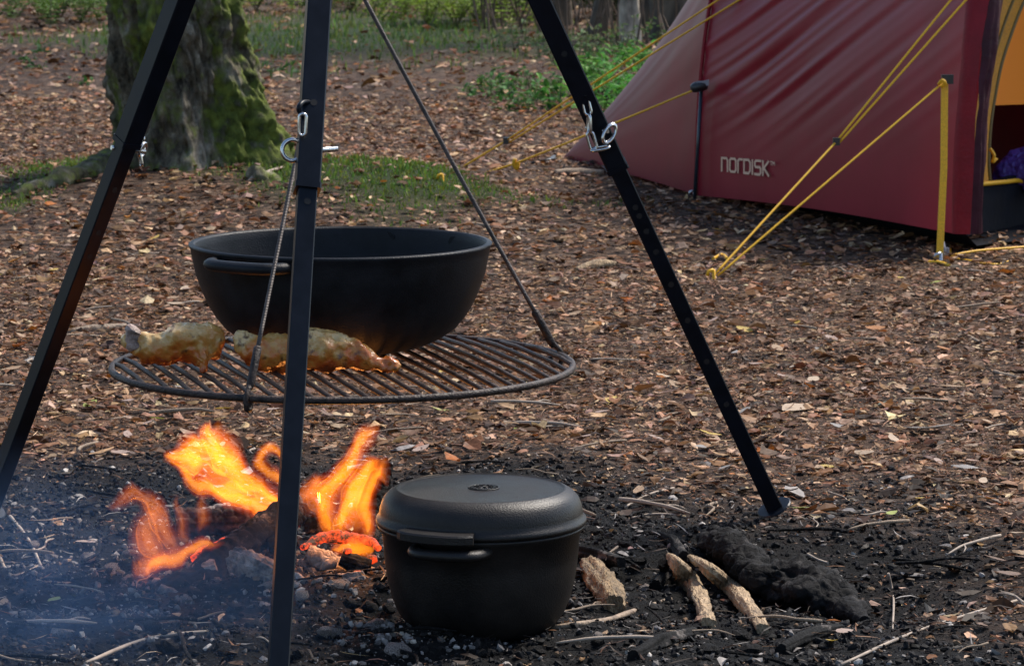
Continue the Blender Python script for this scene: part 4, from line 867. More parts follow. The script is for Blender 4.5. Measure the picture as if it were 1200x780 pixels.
for off_, nm, mt, a_, b_ in ((.062, 'door_binding', 'yellow_mesh', outr, inn),):
    q = MB(); o_ = catmull([fpl(x_, y_, off_) for x_, y_ in a_], 40); i_ = catmull([fpl(x_, y_, off_) for x_, y_ in b_], 40); vs = []
    for p, p2 in zip(o_, i_):
        for k_ in range(7): vs.append(p+(p2-p)*(k_/6)+FN*(.006*math.sin(math.pi*k_/6)))
    q.add(vs, [(i*7+j, i*7+j+1, (i+1)*7+j+1, (i+1)*7+j) for i in range(39) for j in range(6)], True); db = q.build(nm, M[mt], tent)
    q = MB(); q.tube(i_, .006, 8); q.build('zip_tape', M['olive'], db)
    q = MB(); q.tube([p+(p2-p)*.45+FN*.006 for p, p2 in zip(o_[12:], i_[12:])], .0045, 6); q.build('zip_tape', M['olive'], db)
q = MB(); q.tube(catmull([fpl(1136, 217, .05), fpl(1158, 215, .05), fpl(1180, 213, .05), fpl(1196, 212, .05), fpl(1215, 220, .05)], 18), .006, 8); q.build('zip_tape', M['yellow'], db)
fpoly('inner_wall', [(1150, 124), (1162, 100), (1182, 40), (1215, -45), (1340, -45), (1340, 118)], .085, M['orange'])
fpoly('interior_shade_sheet', [(1140, 222), (1150, 122), (1340, 116), (1340, 240)], .50, M['inner_shade'])  # dark sheet added for the shaded interior under the orange wall
q = MB(); q.grid(lambda a, c: A+(Cc-A)*a+U*(WID*(.03+.94*c))+Vector((0, 0, .012+.008*mnoise.noise(Vector((a*5, c*5, 0)))))+(Vector((0, 0, .05)) if c < .02 else Vector()), 20, 16); q.build('groundsheet', M['ground_cloth'], tent)
# pull tab at the door corner
q = MB(); q.tube(catmull([fpl(1160, 174, .04), fpl(1165, 182, .03), fpl(1163, 190, .035), fpl(1168, 186, .03)], 12), .004, 6); q.build('zip_pull', M['yellow'], db)
# print on the fly, laid on the cloth
def uv_of(px, py):
    best = None
    s0, t0, w_ = .3, .1, .35
    for _ in range(5):
        c_ = []
        for i in range(13):
            for j in range(13):
                s_ = min(max(s0+w_*(i/6-1), 0), 1); t_ = min(max(t0+w_*.5*(j/6-1), .0), .4); pr_ = proj(side(s_, t_)); c_.append(((pr_[0]-px)**2+(pr_[1]-py)**2, s_, t_))
        _, s0, t0 = min(c_); w_ *= .3
    return s0, t0
tl, tr_, bl, br = uv_of(848, 184.5), uv_of(905.5, 189), uv_of(848, 200), uv_of(905.5, 206)
GL = {'n': (1.0, [[(0, 0), (0, .95), (.58, .95), (.72, .78), (.72, 0)]]), 'O': (1.0, [[(0, .14), (0, .82), (.13, .95), (.6, .95), (.73, .82), (.73, .14), (.6, 0), (.13, 0), (0, .14)]]),
      'r': (.72, [[(0, 0), (0, .82), (.14, .95), (.5, .95)]]), 'D': (1.0, [[(0, 0), (0, .95), (.55, .95), (.73, .75), (.73, .2), (.55, 0), (0, 0)]]), 'I': (.3, [[(0, 0), (0, .95)]]),
      'S': (.95, [[(.66, .95), (.12, .95), (0, .83), (0, .6), (.1, .5), (.56, .5), (.68, .4), (.68, .12), (.56, 0), (0, 0)]]), 'K': (.85, [[(0, 0), (0, .95)], [(.62, .95), (.1, .48), (.66, 0)]])}
txt = 'nOrDISK'; tw_ = sum(GL[c_][0] for c_ in txt); q = MB(); x0 = 0; kz = 0
def tp(u_, v_, off):
    s_ = (bl[0]*(1-u_)+br[0]*u_)*(1-v_)+(tl[0]*(1-u_)+tr_[0]*u_)*v_; t_ = (bl[1]*(1-u_)+br[1]*u_)*(1-v_)+(tl[1]*(1-u_)+tr_[1]*u_)*v_
    return side(s_, t_, off)
def stroke(pts, w_, sx_, x_off, y_off=0, sy_=1.):
    global kz
    for a_, b_ in zip(pts[:-1], pts[1:]):
        a2, b2 = Vector(a_), Vector(b_); d = (b2-a2).normalized(); nrm = Vector((-d.y, d.x)); a2 = a2-d*w_*.42; b2 = b2+d*w_*.42; kz += 1
        cs = [a2+nrm*w_/2, b2+nrm*w_/2, b2-nrm*w_/2, a2-nrm*w_/2]
        q.add([tp((c_.x*sx_+x_off)/tw_, c_.y*sy_+y_off, .006+kz*.00004) for c_ in cs], [(0, 1, 2, 3)])
for c_ in txt:
    for st in GL[c_][1]: stroke(st, .17, 1., x0)
    x0 += GL[c_][0]
for st in ([(.0, 1), (.8, 1)], [(.4, 1), (.4, 0)], [(1.1, 0), (1.1, 1), (1.5, .5), (1.9, 1), (1.9, 0)]): stroke(st, .22, .26, x0+.02, .74, .24)
q.build('printed_name', M['logo'], fly)
# side pole, toggles, straps
pt = at(822, 103, 9.52); pb = at(814, 233, 9.52)
q = MB(); q.tube([pb, pt], .0052, 8); q.build('side_pole', M['pole'], tent)
X_ = (pt-pb).normalized(); q = MB(); q.tube(catmull([pt+Vector((-.03, -.01, -.004)), pt+Vector((-.012, -.015, .004)), pt+Vector((.014, -.01, .008))], 8), [.004, .012, .014, .015, .015, .015, .014, .012], 10); q.build('pole_cup', M['black_plastic'], tent)
q = MB(); q.box(pt+Vector((.002, -.02, .012)), (.018, .004, .008), Vector((1, 0, .25)).normalized()); q.build('pole_strap', M['grey_plastic'], tent)
q = MB(); q.tube([gnd(819, 232), at(820, 205, 9.68), at(822, 195, 9.70)], [.006, .012, .006], 8); q.build('corner_tab', M['black_plastic'], tent)
st0 = at(1107, 92, 8.06); st1 = gnd(1101, 306)+Vector((0, 0, .01))
q = MB(); d = (st1-st0).normalized(); q.tube([st0, st0+(st1-st0)*.5+Vector((.004, 0, 0)), st1], .0085, 8, False, SQ, (.3, -1, 0), flat=.25); q.build('webbing_strap', M['yellow'], tent)
q = MB(); q.box(at(1110, 93, 8.05), (.014, .008, .011)); q.build('buckle', M['black_plastic'], tent)
q = MB(); q.box(at(1106, 296, 8.06), (.012, .01, .012)); q.tube([at(1105, 284, 8.06), at(1107, 296, 8.04)], .005, 8); q.build('buckle', M['grey_plastic'], tent)
def cord(pts, r_=.0029, name='guy_line', mt='yellow', n_=20):
    q = MB(); q.tube(catmull(pts, n_), r_, 6); return q.build(name, M[mt], tent)
pk1 = gnd(838, 327); hi1 = at(1121, 0, 8.3)
nodeA = at(980, 166, 7.98)
hiA = at(1150, -44, 8.12)
cord([pk1+Vector((0, 0, .012)), nodeA]); cord([nodeA, hiA]); cord([nodeA+Vector((.004, 0, -.006)), hiA+Vector((.026, 0, -.02))])
q = MB(); q.box(nodeA, (.008, .006, .009)); q.build('line_runner', M['black_plastic'], tent)
cord([pk1+Vector((.006, 0, .008)), at(1105, 97, 8.04)])
q = MB(); q.tube(catmull([at(1100, 99, 8.03), at(1104, 94, 8.02), at(1108, 98, 8.02), at(1103, 102, 8.03)], 10), .004, 6); q.build('knot', M['yellow'], tent)
pk2 = gnd(520, 213); nodeC = at(593, 165, 10.1); hiC = at(866, -16, 9.45)
cord([pk2+Vector((0, 0, .01)), nodeC]); cord([nodeC, hiC]); cord([nodeC+Vector((.004, 0, -.008)), hiC+Vector((.014, 0, -.03))])
q = MB(); q.box(nodeC, (.009, .008, .010)); q.build('line_runner', M['black_plastic'], tent)
cord([pk2+Vector((.02, 0, .008)), at(605, 191, 10.05), at(815, 105, 9.58)])
q = MB(); q.tube(catmull([at(604, 186, 10.05), at(602, 192, 10.05), at(606, 198, 10.05), at(607, 190, 10.05)], 10), .006, 6); q.build('line_loop', M['yellow'], tent)
q = MB(); q.tube([gnd(610, 196)+Vector((0, 0, .006)), at(638, 188, 10.6), T0+Vector((-.01, 0, .006))], [.010, .010, .008], 8, flat=.4); q.build('corner_strap', M['black_plastic'], tent)
q = MB(); q.tube([at(650, 185, 10.9), at(639, 193, 10.6)], .010, 8); q.build('buckle', M['black_plastic'], tent)
cord([gnd(1112, 306)+Vector((0, 0, .012)), gnd(1150, 303)+Vector((0, 0, .02)), gnd(1230, 297)+Vector((0, 0, .02))])
cord([gnd(1114, 288), gnd(1116, 304)+Vector((0, 0, .006)), gnd(1140, 309)+Vector((0, 0, .006)), gnd(1166, 313)+Vector((0, 0, .006)), gnd(1186, 308)+Vector((0, 0, .006)), gnd(1192, 305)+Vector((0, 0, .006))], .003)
cord([gnd(1088, 310)+Vector((0, 0, .006)), gnd(1100, 311)+Vector((0, 0, .008)), gnd(1113, 314)+Vector((0, 0, .006))], .004)
cord([gnd(836, 306)+Vector((0, 0, .006)), gnd(846, 302)+Vector((0, 0, .008)), gnd(852, 306)+Vector((0, 0, .006))], .004)
for px, py, mt, lb in ((838, 327, 'yellow', 'yellow-topped tent peg holding the two long cords in front of the tent'), (520, 213, 'yellow', 'tent peg at the moss holding the far yellow cords'), (1104, 307, 'steel_peg', 'steel tent peg at the foot of the yellow strap'), (815, 232, 'steel_peg', 'tent peg at the foot of the dark side pole')):
    p = on(px, py); q = MB(); q.tube([p+Vector((.0, .01, -.05)), p+Vector((-.004, -.004, .022))], .004, 6); q.tube([p+Vector((-.004, -.004, .022)), p+Vector((-.016, -.004, .018)), p+Vector((-.018, -.004, .008))], .004, 6)
    setp(q.build('tent_peg', M[mt], None, p), lb, 'tent peg', 'tent pegs')
o = blob('sleeping_bag', [[(1176, 214, 14), (1190, 200, 22), (1215, 198, 26), (1250, 200, 26)]], 8.75, M['purple'], None, 'purple quilted sleeping bag lying inside the tent doorway', 'sleeping bag', 5)

# ------------------------------------------------------------------ trees
m, nt, b = mk('mossy_bark'); N = nt.nodes; L = nt.links; M['bark'] = m
tc = N.new('ShaderNodeTexCoord'); mp = N.new('ShaderNodeMapping'); mp.inputs['Scale'].default_value = (1, 1, .55); L.new(tc.outputs['Object'], mp.inputs[0])
n = N.new('ShaderNodeTexNoise'); n.inputs['Scale'].default_value = 14; n.inputs['Detail'].default_value = 9; n.inputs['Roughness'].default_value = .7; L.new(mp.outputs[0], n.inputs['Vector'])
r = N.new('ShaderNodeValToRGB'); e = r.color_ramp.elements; e[0].position = .36; e[0].color = (.026, .022, .014, 1); e[1].position = .66; e[1].color = (.50, .45, .35, 1); k = e.new(.52); k.color = (.19, .165, .115, 1)
L.new(n.outputs['Fac'], r.inputs[0])
ma = N.new('ShaderNodeAttribute'); ma.attribute_name = 'moss'
n3 = N.new('ShaderNodeTexNoise'); n3.inputs['Scale'].default_value = 30; n3.inputs['Detail'].default_value = 6; L.new(tc.outputs['Object'], n3.inputs['Vector'])
r3 = N.new('ShaderNodeValToRGB'); e = r3.color_ramp.elements; e[0].position = .3; e[0].color = (.022, .036, .008, 1); e[1].position = .72; e[1].color = (.21, .26, .045, 1)
L.new(n3.outputs['Fac'], r3.inputs[0])
ad = N.new('ShaderNodeMath'); ad.operation = 'ADD'; L.new(ma.outputs['Fac'], ad.inputs[0]); L.new(n3.outputs['Fac'], ad.inputs[1])
mr = N.new('ShaderNodeMapRange'); mr.inputs['From Min'].default_value = .78; mr.inputs['From Max'].default_value = 1.12; L.new(ad.outputs[0], mr.inputs[0])
mx = N.new('ShaderNodeMix'); mx.data_type = 'RGBA'; L.new(mr.outputs[0], mx.inputs[0]); L.new(r.outputs[0], mx.inputs[6]); L.new(r3.outputs[0], mx.inputs[7]); L.new(mx.outputs[2], b.inputs['Base Color'])
b.inputs['Roughness'].default_value = .85; b.inputs['Specular IOR Level'].default_value = .25
n5 = N.new('ShaderNodeTexNoise'); n5.inputs['Scale'].default_value = 45; n5.inputs['Detail'].default_value = 8; n5.inputs['Roughness'].default_value = .7; L.new(mp.outputs[0], n5.inputs['Vector'])
bp = N.new('ShaderNodeBump'); bp.inputs['Strength'].default_value = 1; bp.inputs['Distance'].default_value = .03; L.new(n5.outputs['Fac'], bp.inputs['Height']); L.new(bp.outputs[0], b.inputs['Normal'])
M['leaf_crown'] = attrmat('birch_leaves', .6, .3)
def crown(root, base, top, rad, n_, seed):
    x = nrg.standard_normal(n_); y = nrg.standard_normal(n_); z = nrg.random(n_)
    cl = nrg.integers(0, 26, n_); cc = np.stack([nrg.standard_normal(26)*rad*.55, nrg.standard_normal(26)*rad*.55, base+(top-base)*nrg.random(26)], 1)[cl]
    P = cc+np.stack([x, y, nrg.standard_normal(n_)], 1)*rad*.22
    C = np.array([[.06, .10, .02]])*(.5+nrg.random((n_, 1)))
    a = leaves(P, .05+.04*nrg.random(n_), .035+.03*nrg.random(n_), nrg.random(n_)*6.28, .8*nrg.standard_normal(n_), .8*nrg.standard_normal(n_), .1*nrg.standard_normal(n_), .1*nrg.standard_normal(n_), C)
    return npmesh('crown', a[0], a[1], M['leaf_crown'], a[2], root)
def tree(name, base, r0, ht, lean, label, m_, flare, moss_amt, nth, nzr, ncrown, fine=1., z_top=None):
    root = thing(name, base, label, 'tree'); V_ = []; ms = []
    zs = np.concatenate([np.linspace(-.12, 1.2, nzr), np.linspace(1.3, ht, 16)])
    for z in zs:
        for k in range(nth):
            th = 2*math.pi*k/nth; c, s_ = math.cos(th), math.sin(th)
            fl = math.exp(-max(z, -.1)/.20)*flare
            lobes = .5*math.cos(3*th+.6)+.5*math.cos(5*th+2.2)+.35*math.cos(2*th+1)
            flute = .09*math.cos(4*th+1.1+z*.8)*math.exp(-z/.9)+.05*math.cos(7*th+z*2)*math.exp(-z/.8)
            rr = r0*(1-.55*max(z, 0)/ht)*(1+fl*(.55+.5*lobes)+flute)
            q_ = Vector((c*2.2, s_*2.2, z*2.4))
            rr += r0*(.15*mnoise.fractal(q_*1.6, 1., 2., 3)+.19*fine*mnoise.fractal(Vector((c*4.5, s_*4.5, z*7)), .8, 2.1, 5)+.10*fine*abs(mnoise.noise(Vector((c*11, s_*11, z*10))))-.05*fine*abs(mnoise.noise(Vector((c*7+3, s_*7, z*22)))))
            V_.append((lean[0]*z+c*rr, lean[1]*z+s_*rr, z))
            ms.append(moss_amt*(max(0, c*1.2-.55)*(.30+.30*min(1, max(z, 0)*2))+.20*math.exp(-max(z, 0)/.25)+.55*mnoise.fractal(Vector((c*2.2, s_*2.2, z*4))+Vector((7, 0, 0)), 1., 2., 4))+.33*moss_amt)
    nz_ = len(zs); ix = np.arange(nz_*nth).reshape(nz_, nth); nx = np.roll(ix, -1, 1)
    Fq = np.stack([ix[:-1].ravel(), nx[:-1].ravel(), nx[1:].ravel(), ix[1:].ravel()], 1)
    npmesh('trunk', np.array(V_), Fq, m_, None, root, True, {'moss': np.array(ms)})
    q = MB(); O_ = ORG[root.name]
    for i in range(7):
        z = ht*(.55+.42*i/7); a = i*2.4; ln_ = ht*.28*(1.2-.1*i); p0 = O_+Vector((lean[0]*z, lean[1]*z, z))
        q.tube(catmull([p0, p0+Vector((math.cos(a)*ln_*.5, math.sin(a)*ln_*.5, ln_*.25)), p0+Vector((math.cos(a)*ln_, math.sin(a)*ln_, ln_*.7))], 8), [r0*.22*(1-.11*j) for j in range(8)], 6)
    q.build('limb', M['brush'], root)
    if ncrown: crown(root, ht*.7, ht*1.15, ht*.3, ncrown, 1)
    return root
tb = TREE.copy(); tb.z = hz(tb.x, tb.y)-.05
tree('birch_tree', tb, .188, 6.5, (-.17, .0), 'stout mossy trunk with flared roots standing behind the tripod', M['bark'], .72, 1.0, 300, 230, 1500)
bt = bpy.data.objects['birch_tree']
for pts, rr_ in (([(150, 196), (118, 203), (82, 212), (45, 222), (15, 230)], (24, 19, 14, 10, 5)), ([(296, 206), (318, 213), (340, 222)], (12, 8, 3))):
    g_ = [on(a_, b_) for a_, b_ in pts]; P_ = catmull([p+Vector((0, 0, r_*pxm(p.y)*.25)) for p, r_ in zip(g_, rr_)], 40); R_ = catmull([r_*pxm(TREE.y)*.9 for r_ in rr_], 40)
    q = MB(); q.tube(P_, R_, 24, True, nz=.55, nf=14, seed=len(pts)); o = q.build('root', M['bark'], bt)
    a = o.data.attributes.new('moss', 'FLOAT', 'POINT'); a.data.foreach_set('value', [.42]*len(o.data.vertices))
M['bark_pale'] = mat('pale_birch_bark', (.10, .08, .06), .8, 0, .5, 9, .8, 30, c2=(.42, .36, .28), stretch=(1, 1, .5))
M['bark_dark'] = mat('dark_bark', (.035, .026, .019), .85, 0, .5, 9, .9, 30, c2=(.10, .075, .05), stretch=(1, 1, .4))
for px, py, r0, ln_, mm, lb in ((738, 50, .05, (-.03, 0), 'bark_pale', 'slim pale birch trunk beyond the leafy seedlings'), (800, 44, .17, (.02, 0), 'bark_dark', 'broad dark trunk half hidden behind the tent tail'), (697, 40, .045, (.22, .05), 'bark_dark', 'thin leaning dark trunk beside the slim pale birch'),
                              (655, 30, .06, (.0, .05), 'bark_dark', 'dark trunk behind the sloping tripod leg'), (768, 32, .075, (-.02, .0), 'bark_dark', 'straight dark trunk between the pale birch and the broad trunk'), (112, 12, .05, (0, 0), 'bark_dark', 'thin dark trunk far behind the stout mossy tree'))[:5]:
    p = gnd(px, py); p.z = hz(p.x, p.y)-.03; tree('forest_tree', p, r0, 5.0, ln_, lb, M[mm], .5, 0, 28, 26, 700, .6)

# ------------------------------------------------------------------ undergrowth
M['green_leaf'] = attrmat('fresh_green_leaves', .6, .35, .18)
def plant(name, n_stem, n_leaf, h_, sp_, ls, base, label, cat, group):
    root = thing(name, (0, 0, 0), label, cat, group); q = MB(); P = []
    for i in range(n_stem):
        a = rnd.uniform(0, 6.28); rr = sp_*math.sqrt(rnd.random()); p = Vector((math.cos(a)*rr, math.sin(a)*rr, -.02)); hh = h_*rnd.uniform(.55, 1.1)
        t = p+Vector((rnd.uniform(-.3, .3)*hh, rnd.uniform(-.3, .3)*hh, hh)); mid = (p+t)/2+Vector((rnd.uniform(-.1, .1)*hh, rnd.uniform(-.1, .1)*hh, .05*hh)); c = catmull([p, mid, t], 6); q.tube(c, [.0035, .003, .003, .0025, .002, .0015], 5)
        for j in range(n_leaf):
            u = rnd.uniform(.25, 1.02); k_ = min(int(u*5), 4); b0 = c[k_]+(c[k_+1]-c[k_])*(u*5-k_); P.append(b0+Vector((rnd.gauss(0, ls*.6), rnd.gauss(0, ls*.6), rnd.gauss(0, ls*.2))))
    q.build('stem', M['stem'], root)['kind'] = 'stuff'; P = np.array(P); n_ = len(P)
    C = np.array([base])*(.55+.85*nrg.random((n_, 1))); C[:, 0] *= .7+.7*nrg.random(n_)
    a = leaves(P, ls*(.7+.6*nrg.random(n_)), ls*(.42+.25*nrg.random(n_)), nrg.random(n_)*6.28, .35*nrg.standard_normal(n_)-.15, .3*nrg.standard_normal(n_), .12*nrg.standard_normal(n_)+.08, -.15*nrg.random(n_), np.clip(C, .004, .5))
    npmesh('foliage', a[0], a[1], M['green_leaf'], a[2], root)['kind'] = 'stuff'; return root
kinds = [plant('leafy_seedling', 9, 11, .13, .14, .042, (.075, .22, .035), 'bright green leafy seedling clump growing behind the tent tail', 'plant', 'green seedlings behind the tent'),
         plant('leafy_seedling', 7, 9, .10, .15, .034, (.06, .16, .032), 'low green seedling clump growing on the litter behind the sloping tripod leg', 'plant', 'green seedlings behind the tent'),
         plant('leafy_seedling', 7, 8, .17, .12, .034, (.06, .12, .04), 'dull green leafy sprig growing at the foot of the far trunks', 'plant', 'green seedlings behind the tent')]
sp_list = [[(700, 112), (716, 124), (730, 108), (748, 100), (762, 92), (776, 84), (722, 92), (742, 82), (700, 96), (690, 126), (756, 76), (712, 138), (736, 122)], [(600, 118), (618, 108), (632, 122), (586, 104), (645, 130), (608, 130), (658, 110), (575, 116)], [(690, 68), (712, 66), (730, 62), (672, 80), (755, 58), (605, 60), (700, 78), (640, 66)]]
for k_, lst in enumerate(sp_list):
    for i, (px, py) in enumerate(lst):
        p = on(px, py)
        if i == 0: kinds[k_].location = p; kinds[k_].rotation_euler = (0, 0, 1.)
        else: copy_tree(kinds[k_], p, rnd.uniform(0, 6.28), rnd.uniform(.8, 1.2))
big = plant('leafy_bush', 14, 26, .55, .35, .06, (.035, .07, .018), 'dark green leafy bush at the foot of the far trunks', 'bush', 'bushes under the far trunks')
for i, (px, py) in enumerate([(620, 14), (652, 22), (680, 20), (715, 26), (755, 22), (785, 20), (820, 14), (590, 8), (835, 30), (700, 8), (740, 6), (650, 4)]):
    p = on(px, py)
    if i == 0: big.location = p
    else: copy_tree(big, p, rnd.uniform(0, 6.28), rnd.uniform(.8, 1.25))
sm = plant('tiny_seedling', 4, 5, .05, .05, .035, (.045, .13, .03), 'tiny green seedling sprouting from the litter behind the mossy trunk', 'plant', 'tiny seedlings on the litter')
for i, (px, py) in enumerate([(30, 70), (48, 62), (42, 80), (96, 100), (130, 38), (240, 120), (470, 45), (555, 62), (330, 85)]):
    p = on(px, py)
    if i == 0: sm.location = p
    else: copy_tree(sm, p, rnd.uniform(0, 6.28), rnd.uniform(.8, 1.2))
def fern(base, label, hh=.32, nf=8, cbase=(.17, .25, .03)):
    root = thing('bracken_fern', (0, 0, 0), label, 'fern', 'bracken at the wood edge'); q = MB(); P = []; Y_ = []; Ls = []
    for i in range(nf):
        a = i*6.28/nf+rnd.uniform(-.3, .3); d = Vector((math.cos(a), math.sin(a), 0)); s_ = Vector((-d.y, d.x, 0)); c = catmull([Vector((0, 0, 0)), d*hh*.3+Vector((0, 0, hh*.42)), d*hh*.85+Vector((0, 0, hh*.55)), d*hh*1.3+Vector((0, 0, hh*.12))], 22)
        q.tube(c, .003, 4)
        for j in range(3, 22):
            wl = hh*.28*max(0, math.sin(math.pi*(1-(j-4)/19)))**.6*(1-(j-4)/22)+.02
            for sg in (-1, 1):
                for kk in range(5):
                    f_ = (kk+.6)/5; P.append(c[j]+s_*sg*wl*f_+Vector((0, 0, -.05*wl*f_))); Y_.append(a+rnd.uniform(-.5, .5)); Ls.append(.035*(1-.4*f_))
    q.build('frond_stalk', M['stem'], root)['kind'] = 'stuff'; P = np.array(P); n_ = len(P); C = np.array([cbase])*(.6+.8*nrg.random((n_, 1)))
    a = leaves(P, np.array(Ls), np.array(Ls)*.5, np.array(Y_), .3*nrg.standard_normal(n_), .3*nrg.standard_normal(n_), np.zeros(n_), np.zeros(n_), C); npmesh('foliage', a[0], a[1], M['green_leaf'], a[2], root)['kind'] = 'stuff'; return root
f1 = fern(None, 'yellow-green bracken fern beyond the grass strip'); f2 = fern(None, 'dark green bracken fern beyond the grass strip', (.30), 7, (.07, .13, .022))
for k_, (f_, lst) in enumerate(((f1, [(500, 28), (535, 32), (475, 18), (300, 14), (440, 10), (556, 24)]), (f2, [(70, 24), (45, 18), (95, 27), (410, 14), (60, 32), (340, 6), (560, 6), (585, 16), (120, 2), (280, 2), (25, 2), (375, 4), (475, 2), (520, 4)]))):
    for i, (px, py) in enumerate(lst):
        p = on(px, py)
        if i == 0: f_.location = p
        else: copy_tree(f_, p, rnd.uniform(0, 6.28), rnd.uniform(.75, 1.2))
# dead brushwood thicket under the far trunks: one tangled mass
q = MB()
for i in range(190):
    px = rnd.uniform(560, 850); py = rnd.uniform(2, 62) if px > 640 else rnd.uniform(2, 40); p = gnd(px, py); a = rnd.uniform(0, 6.28); hh = rnd.uniform(.15, .75); l_ = rnd.uniform(.0, .5)*hh
    p2 = p+Vector((math.cos(a)*l_, math.sin(a)*l_, hh)); q.tube(catmull([p, (p+p2)/2+Vector((rnd.uniform(-.05, .05), 0, 0)), p2], 5), [.007, .006, .005, .004, .002], 4, False)
setp(q.build('brushwood', M['brush']), 'tangle of dead brown stalks under the far trunks', 'brushwood', kind='stuff')

# ------------------------------------------------------------------ single fallen leaves that stand out
LC_ = {'pale': (.46, .34, .23), 'tan': (.36, .23, .13), 'pink': (.36, .25, .20), 'grey': (.27, .25, .23), 'greengrey': (.20, .27, .21), 'yellow': (.50, .34, .06), 'orange': (.36, .13, .02), 'lime': (.30, .34, .06), 'brown': (.15, .08, .045)}
leafm = {}
for c_, rgb in LC_.items():
    mt = mat('leaf_'+c_, rgb, .55, 0, .28, 130, .3, 300); M['leaf_'+c_] = mt
    nt = mt.node_tree; t = nt.nodes.new('ShaderNodeBsdfTranslucent'); t.inputs[0].default_value = (*rgb, 1); x_ = nt.nodes.new('ShaderNodeMixShader'); x_.inputs[0].default_value = .25
    nt.links.new(nt.nodes['Principled BSDF'].outputs[0], x_.inputs[1]); nt.links.new(t.outputs[0], x_.inputs[2]); nt.links.new(x_.outputs[0], nt.nodes['Material Output'].inputs[0])
    for v_ in range(3):
        rr = random.Random(v_*7+len(c_)); T_ = 9; ca = rr.uniform(-.25, .35); cl = rr.uniform(-.2, .35); tw2 = rr.uniform(-.5, .5); vs = []; wid = rr.uniform(.5, .72)
        for i in range(T_):
            t = i/(T_-1); w_ = wid*(math.sin(math.pi*min(1, t*.93+.06))**.75)*(1-.18*t)*.5
            for j in range(5):
                s_ = j/2-1; jag = 1+(rr.uniform(-.09, .09) if abs(s_) == 1 else 0); x_ = (t-.5); y_ = s_*w_*jag; z_ = ca*s_*s_*w_*1.2+cl*(t-.5)**2*1.5+tw2*s_*w_*(t-.5)+rr.uniform(-.012, .012)+.02*(abs(s_) < .1)*-1
                vs.append(Vector((x_, y_, z_)))
        zm = min(v.z for v in vs); q = MB(); q.add([v-Vector((0, 0, zm)) for v in vs], [(i*5+j, i*5+j+1, (i+1)*5+j+1, (i+1)*5+j) for i in range(T_-1) for j in range(4)], True)
        q.tube([Vector((-.5, 0, -zm)), Vector((-.62, .02, -zm+.01)), Vector((-.74, .05, -zm))], [.012, .01, .008], 4, False)
        me = bpy.data.meshes.new('fallen_leaf'); me.from_pydata(q.v, [], q.f); me.polygons.foreach_set('use_smooth', q.sm); me.materials.append(mt); leafm[c_, v_] = me
def leaf(px, py, ln_, c_, label, yaw=None, tilt=.18, i=0):
    p = on(px, py); s_ = ln_*pxm(p.y); o = bpy.data.objects.new('fallen_leaf', leafm[c_, i % 3]); col.objects.link(o)
    o.location = p+Vector((0, 0, .007)); o.scale = (s_, s_, s_*.5); o.rotation_euler = (max(-.22, min(.22, rnd.gauss(0, tilt))), max(-.22, min(.22, rnd.gauss(0, tilt))), yaw if yaw is not None else rnd.uniform(0, 6.28)); return setp(o, label, 'leaf', 'fallen leaves on the forest floor')
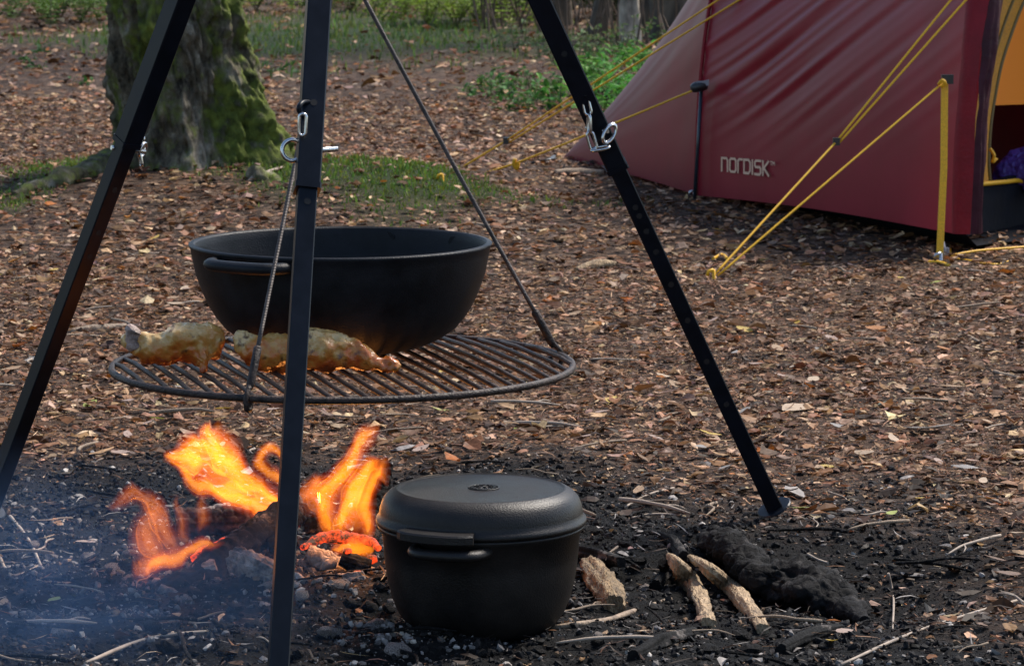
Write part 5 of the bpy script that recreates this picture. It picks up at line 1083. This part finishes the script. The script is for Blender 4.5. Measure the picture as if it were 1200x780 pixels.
named = [(930, 482, 46, 'pale', 'largest pale curled leaf on the open litter'), (965, 484, 28, 'tan', 'tan leaf touching the largest pale curled leaf'), (1086, 506, 60, 'grey', 'large crumpled grey leaf on the litter'), (1037, 477, 26, 'greengrey', 'grey-green leaf on the open litter'), (1114, 457, 28, 'tan', 'upturned tan leaf beside a thin dark twig'), (888, 430, 24, 'pink', 'pinkish upturned leaf near the sloping tripod leg'),
         (718, 474, 34, 'yellow', 'yellowish tan leaf between the grate and the sloping tripod leg'), (608, 472, 30, 'tan', 'folded tan leaf just below the grate rim'), (515, 484, 22, 'lime', 'yellow-green leaf under the grate rim'), (482, 478, 26, 'pale', 'pale leaf showing just below the grate rim'), (1026, 388, 24, 'orange', 'orange-brown leaf on the open litter'), (1106, 413, 22, 'orange', 'orange-brown leaf beside the upturned tan leaf'),
         (1096, 334, 15, 'lime', 'small yellow-green leaf below the yellow strap'), (60, 320, 22, 'yellow', 'yellow leaf behind the cauldron beside the sloping leg'), (208, 359, 26, 'pale', 'pale leaf between the sloping leg and the cauldron'), (163, 484, 28, 'pale', 'pale leaf below the chicken leg end of the grate'), (146, 474, 22, 'pink', 'pinkish leaf below the chicken leg end of the grate'),
         (1045, 606, 18, 'lime', 'squarish pale yellow-green leaf on the dark soil edge'), (942, 600, 26, 'lime', 'yellow-green leaf touching the tripod foot plate'), (960, 554, 24, 'tan', 'tan leaf behind the tripod foot'), (1012, 535, 30, 'pale', 'pale leaf in the litter past the tripod foot'), (1130, 552, 34, 'grey', 'grey curled leaf on the litter beyond the burnt root'), (1148, 578, 30, 'tan', 'tan leaf in front of the grey curled leaf'),
         (975, 757, 24, 'yellow', 'bright yellow leaf lying on the charred stick'), (450, 216, 15, 'orange', 'round orange leaf on the moss behind the cauldron'), (64, 708, 24, 'lime', 'yellowish leaf lying on the grey ash'), (4, 712, 22, 'tan', 'tan leaf on the ash at the smoke'), (990, 745, 26, 'pink', 'pinkish leaf scrap beside the bright yellow leaf'), (944, 698, 14, 'tan', 'small tan leaf lying on the burnt root'), (985, 693, 20, 'pale', 'pale leaf scrap at the end of the burnt root'),
         (107, 73, 14, 'orange', 'small orange leaf on the litter beside the mossy trunk'), (180, 282, 20, 'yellow', 'yellow leaf in front of the mossy trunk'), (55, 635, 22, 'tan', 'curled tan leaf standing in the ash'), (100, 640, 24, 'pink', 'curled pinkish leaf standing in the ash')]
for i, (px, py, ln_, c_, lb) in enumerate(named): leaf(px, py, ln_, c_, lb, i=i)
cn = {'pale': 'pale dry leaf', 'tan': 'tan dry leaf', 'pink': 'pinkish brown dry leaf', 'grey': 'grey faded leaf', 'brown': 'dark brown curled leaf', 'yellow': 'small yellow leaf', 'orange': 'small orange-brown leaf', 'lime': 'small yellow-green leaf'}
ccs = ['pale']*5+['tan']*9+['pink']*8+['grey']*4+['brown']*7+['yellow']*2+['orange']*2+['lime']
nl = 0
while nl < 250:
    px = rnd.uniform(-20, 1220); py = rnd.uniform(235, 775) if rnd.random() < .85 else rnd.uniform(60, 235); p = gnd(px, py)
    if float(charm(np.array(p.x), np.array(p.y))) > rnd.uniform(.15, .9): continue
    c_ = rnd.choice(ccs); real = rnd.uniform(.016, .038)
    leaf(px, py, real/pxm(p.y), c_, cn[c_]+' lying loose among the brown leaf litter', tilt=.28, i=rnd.randrange(3)); nl += 1
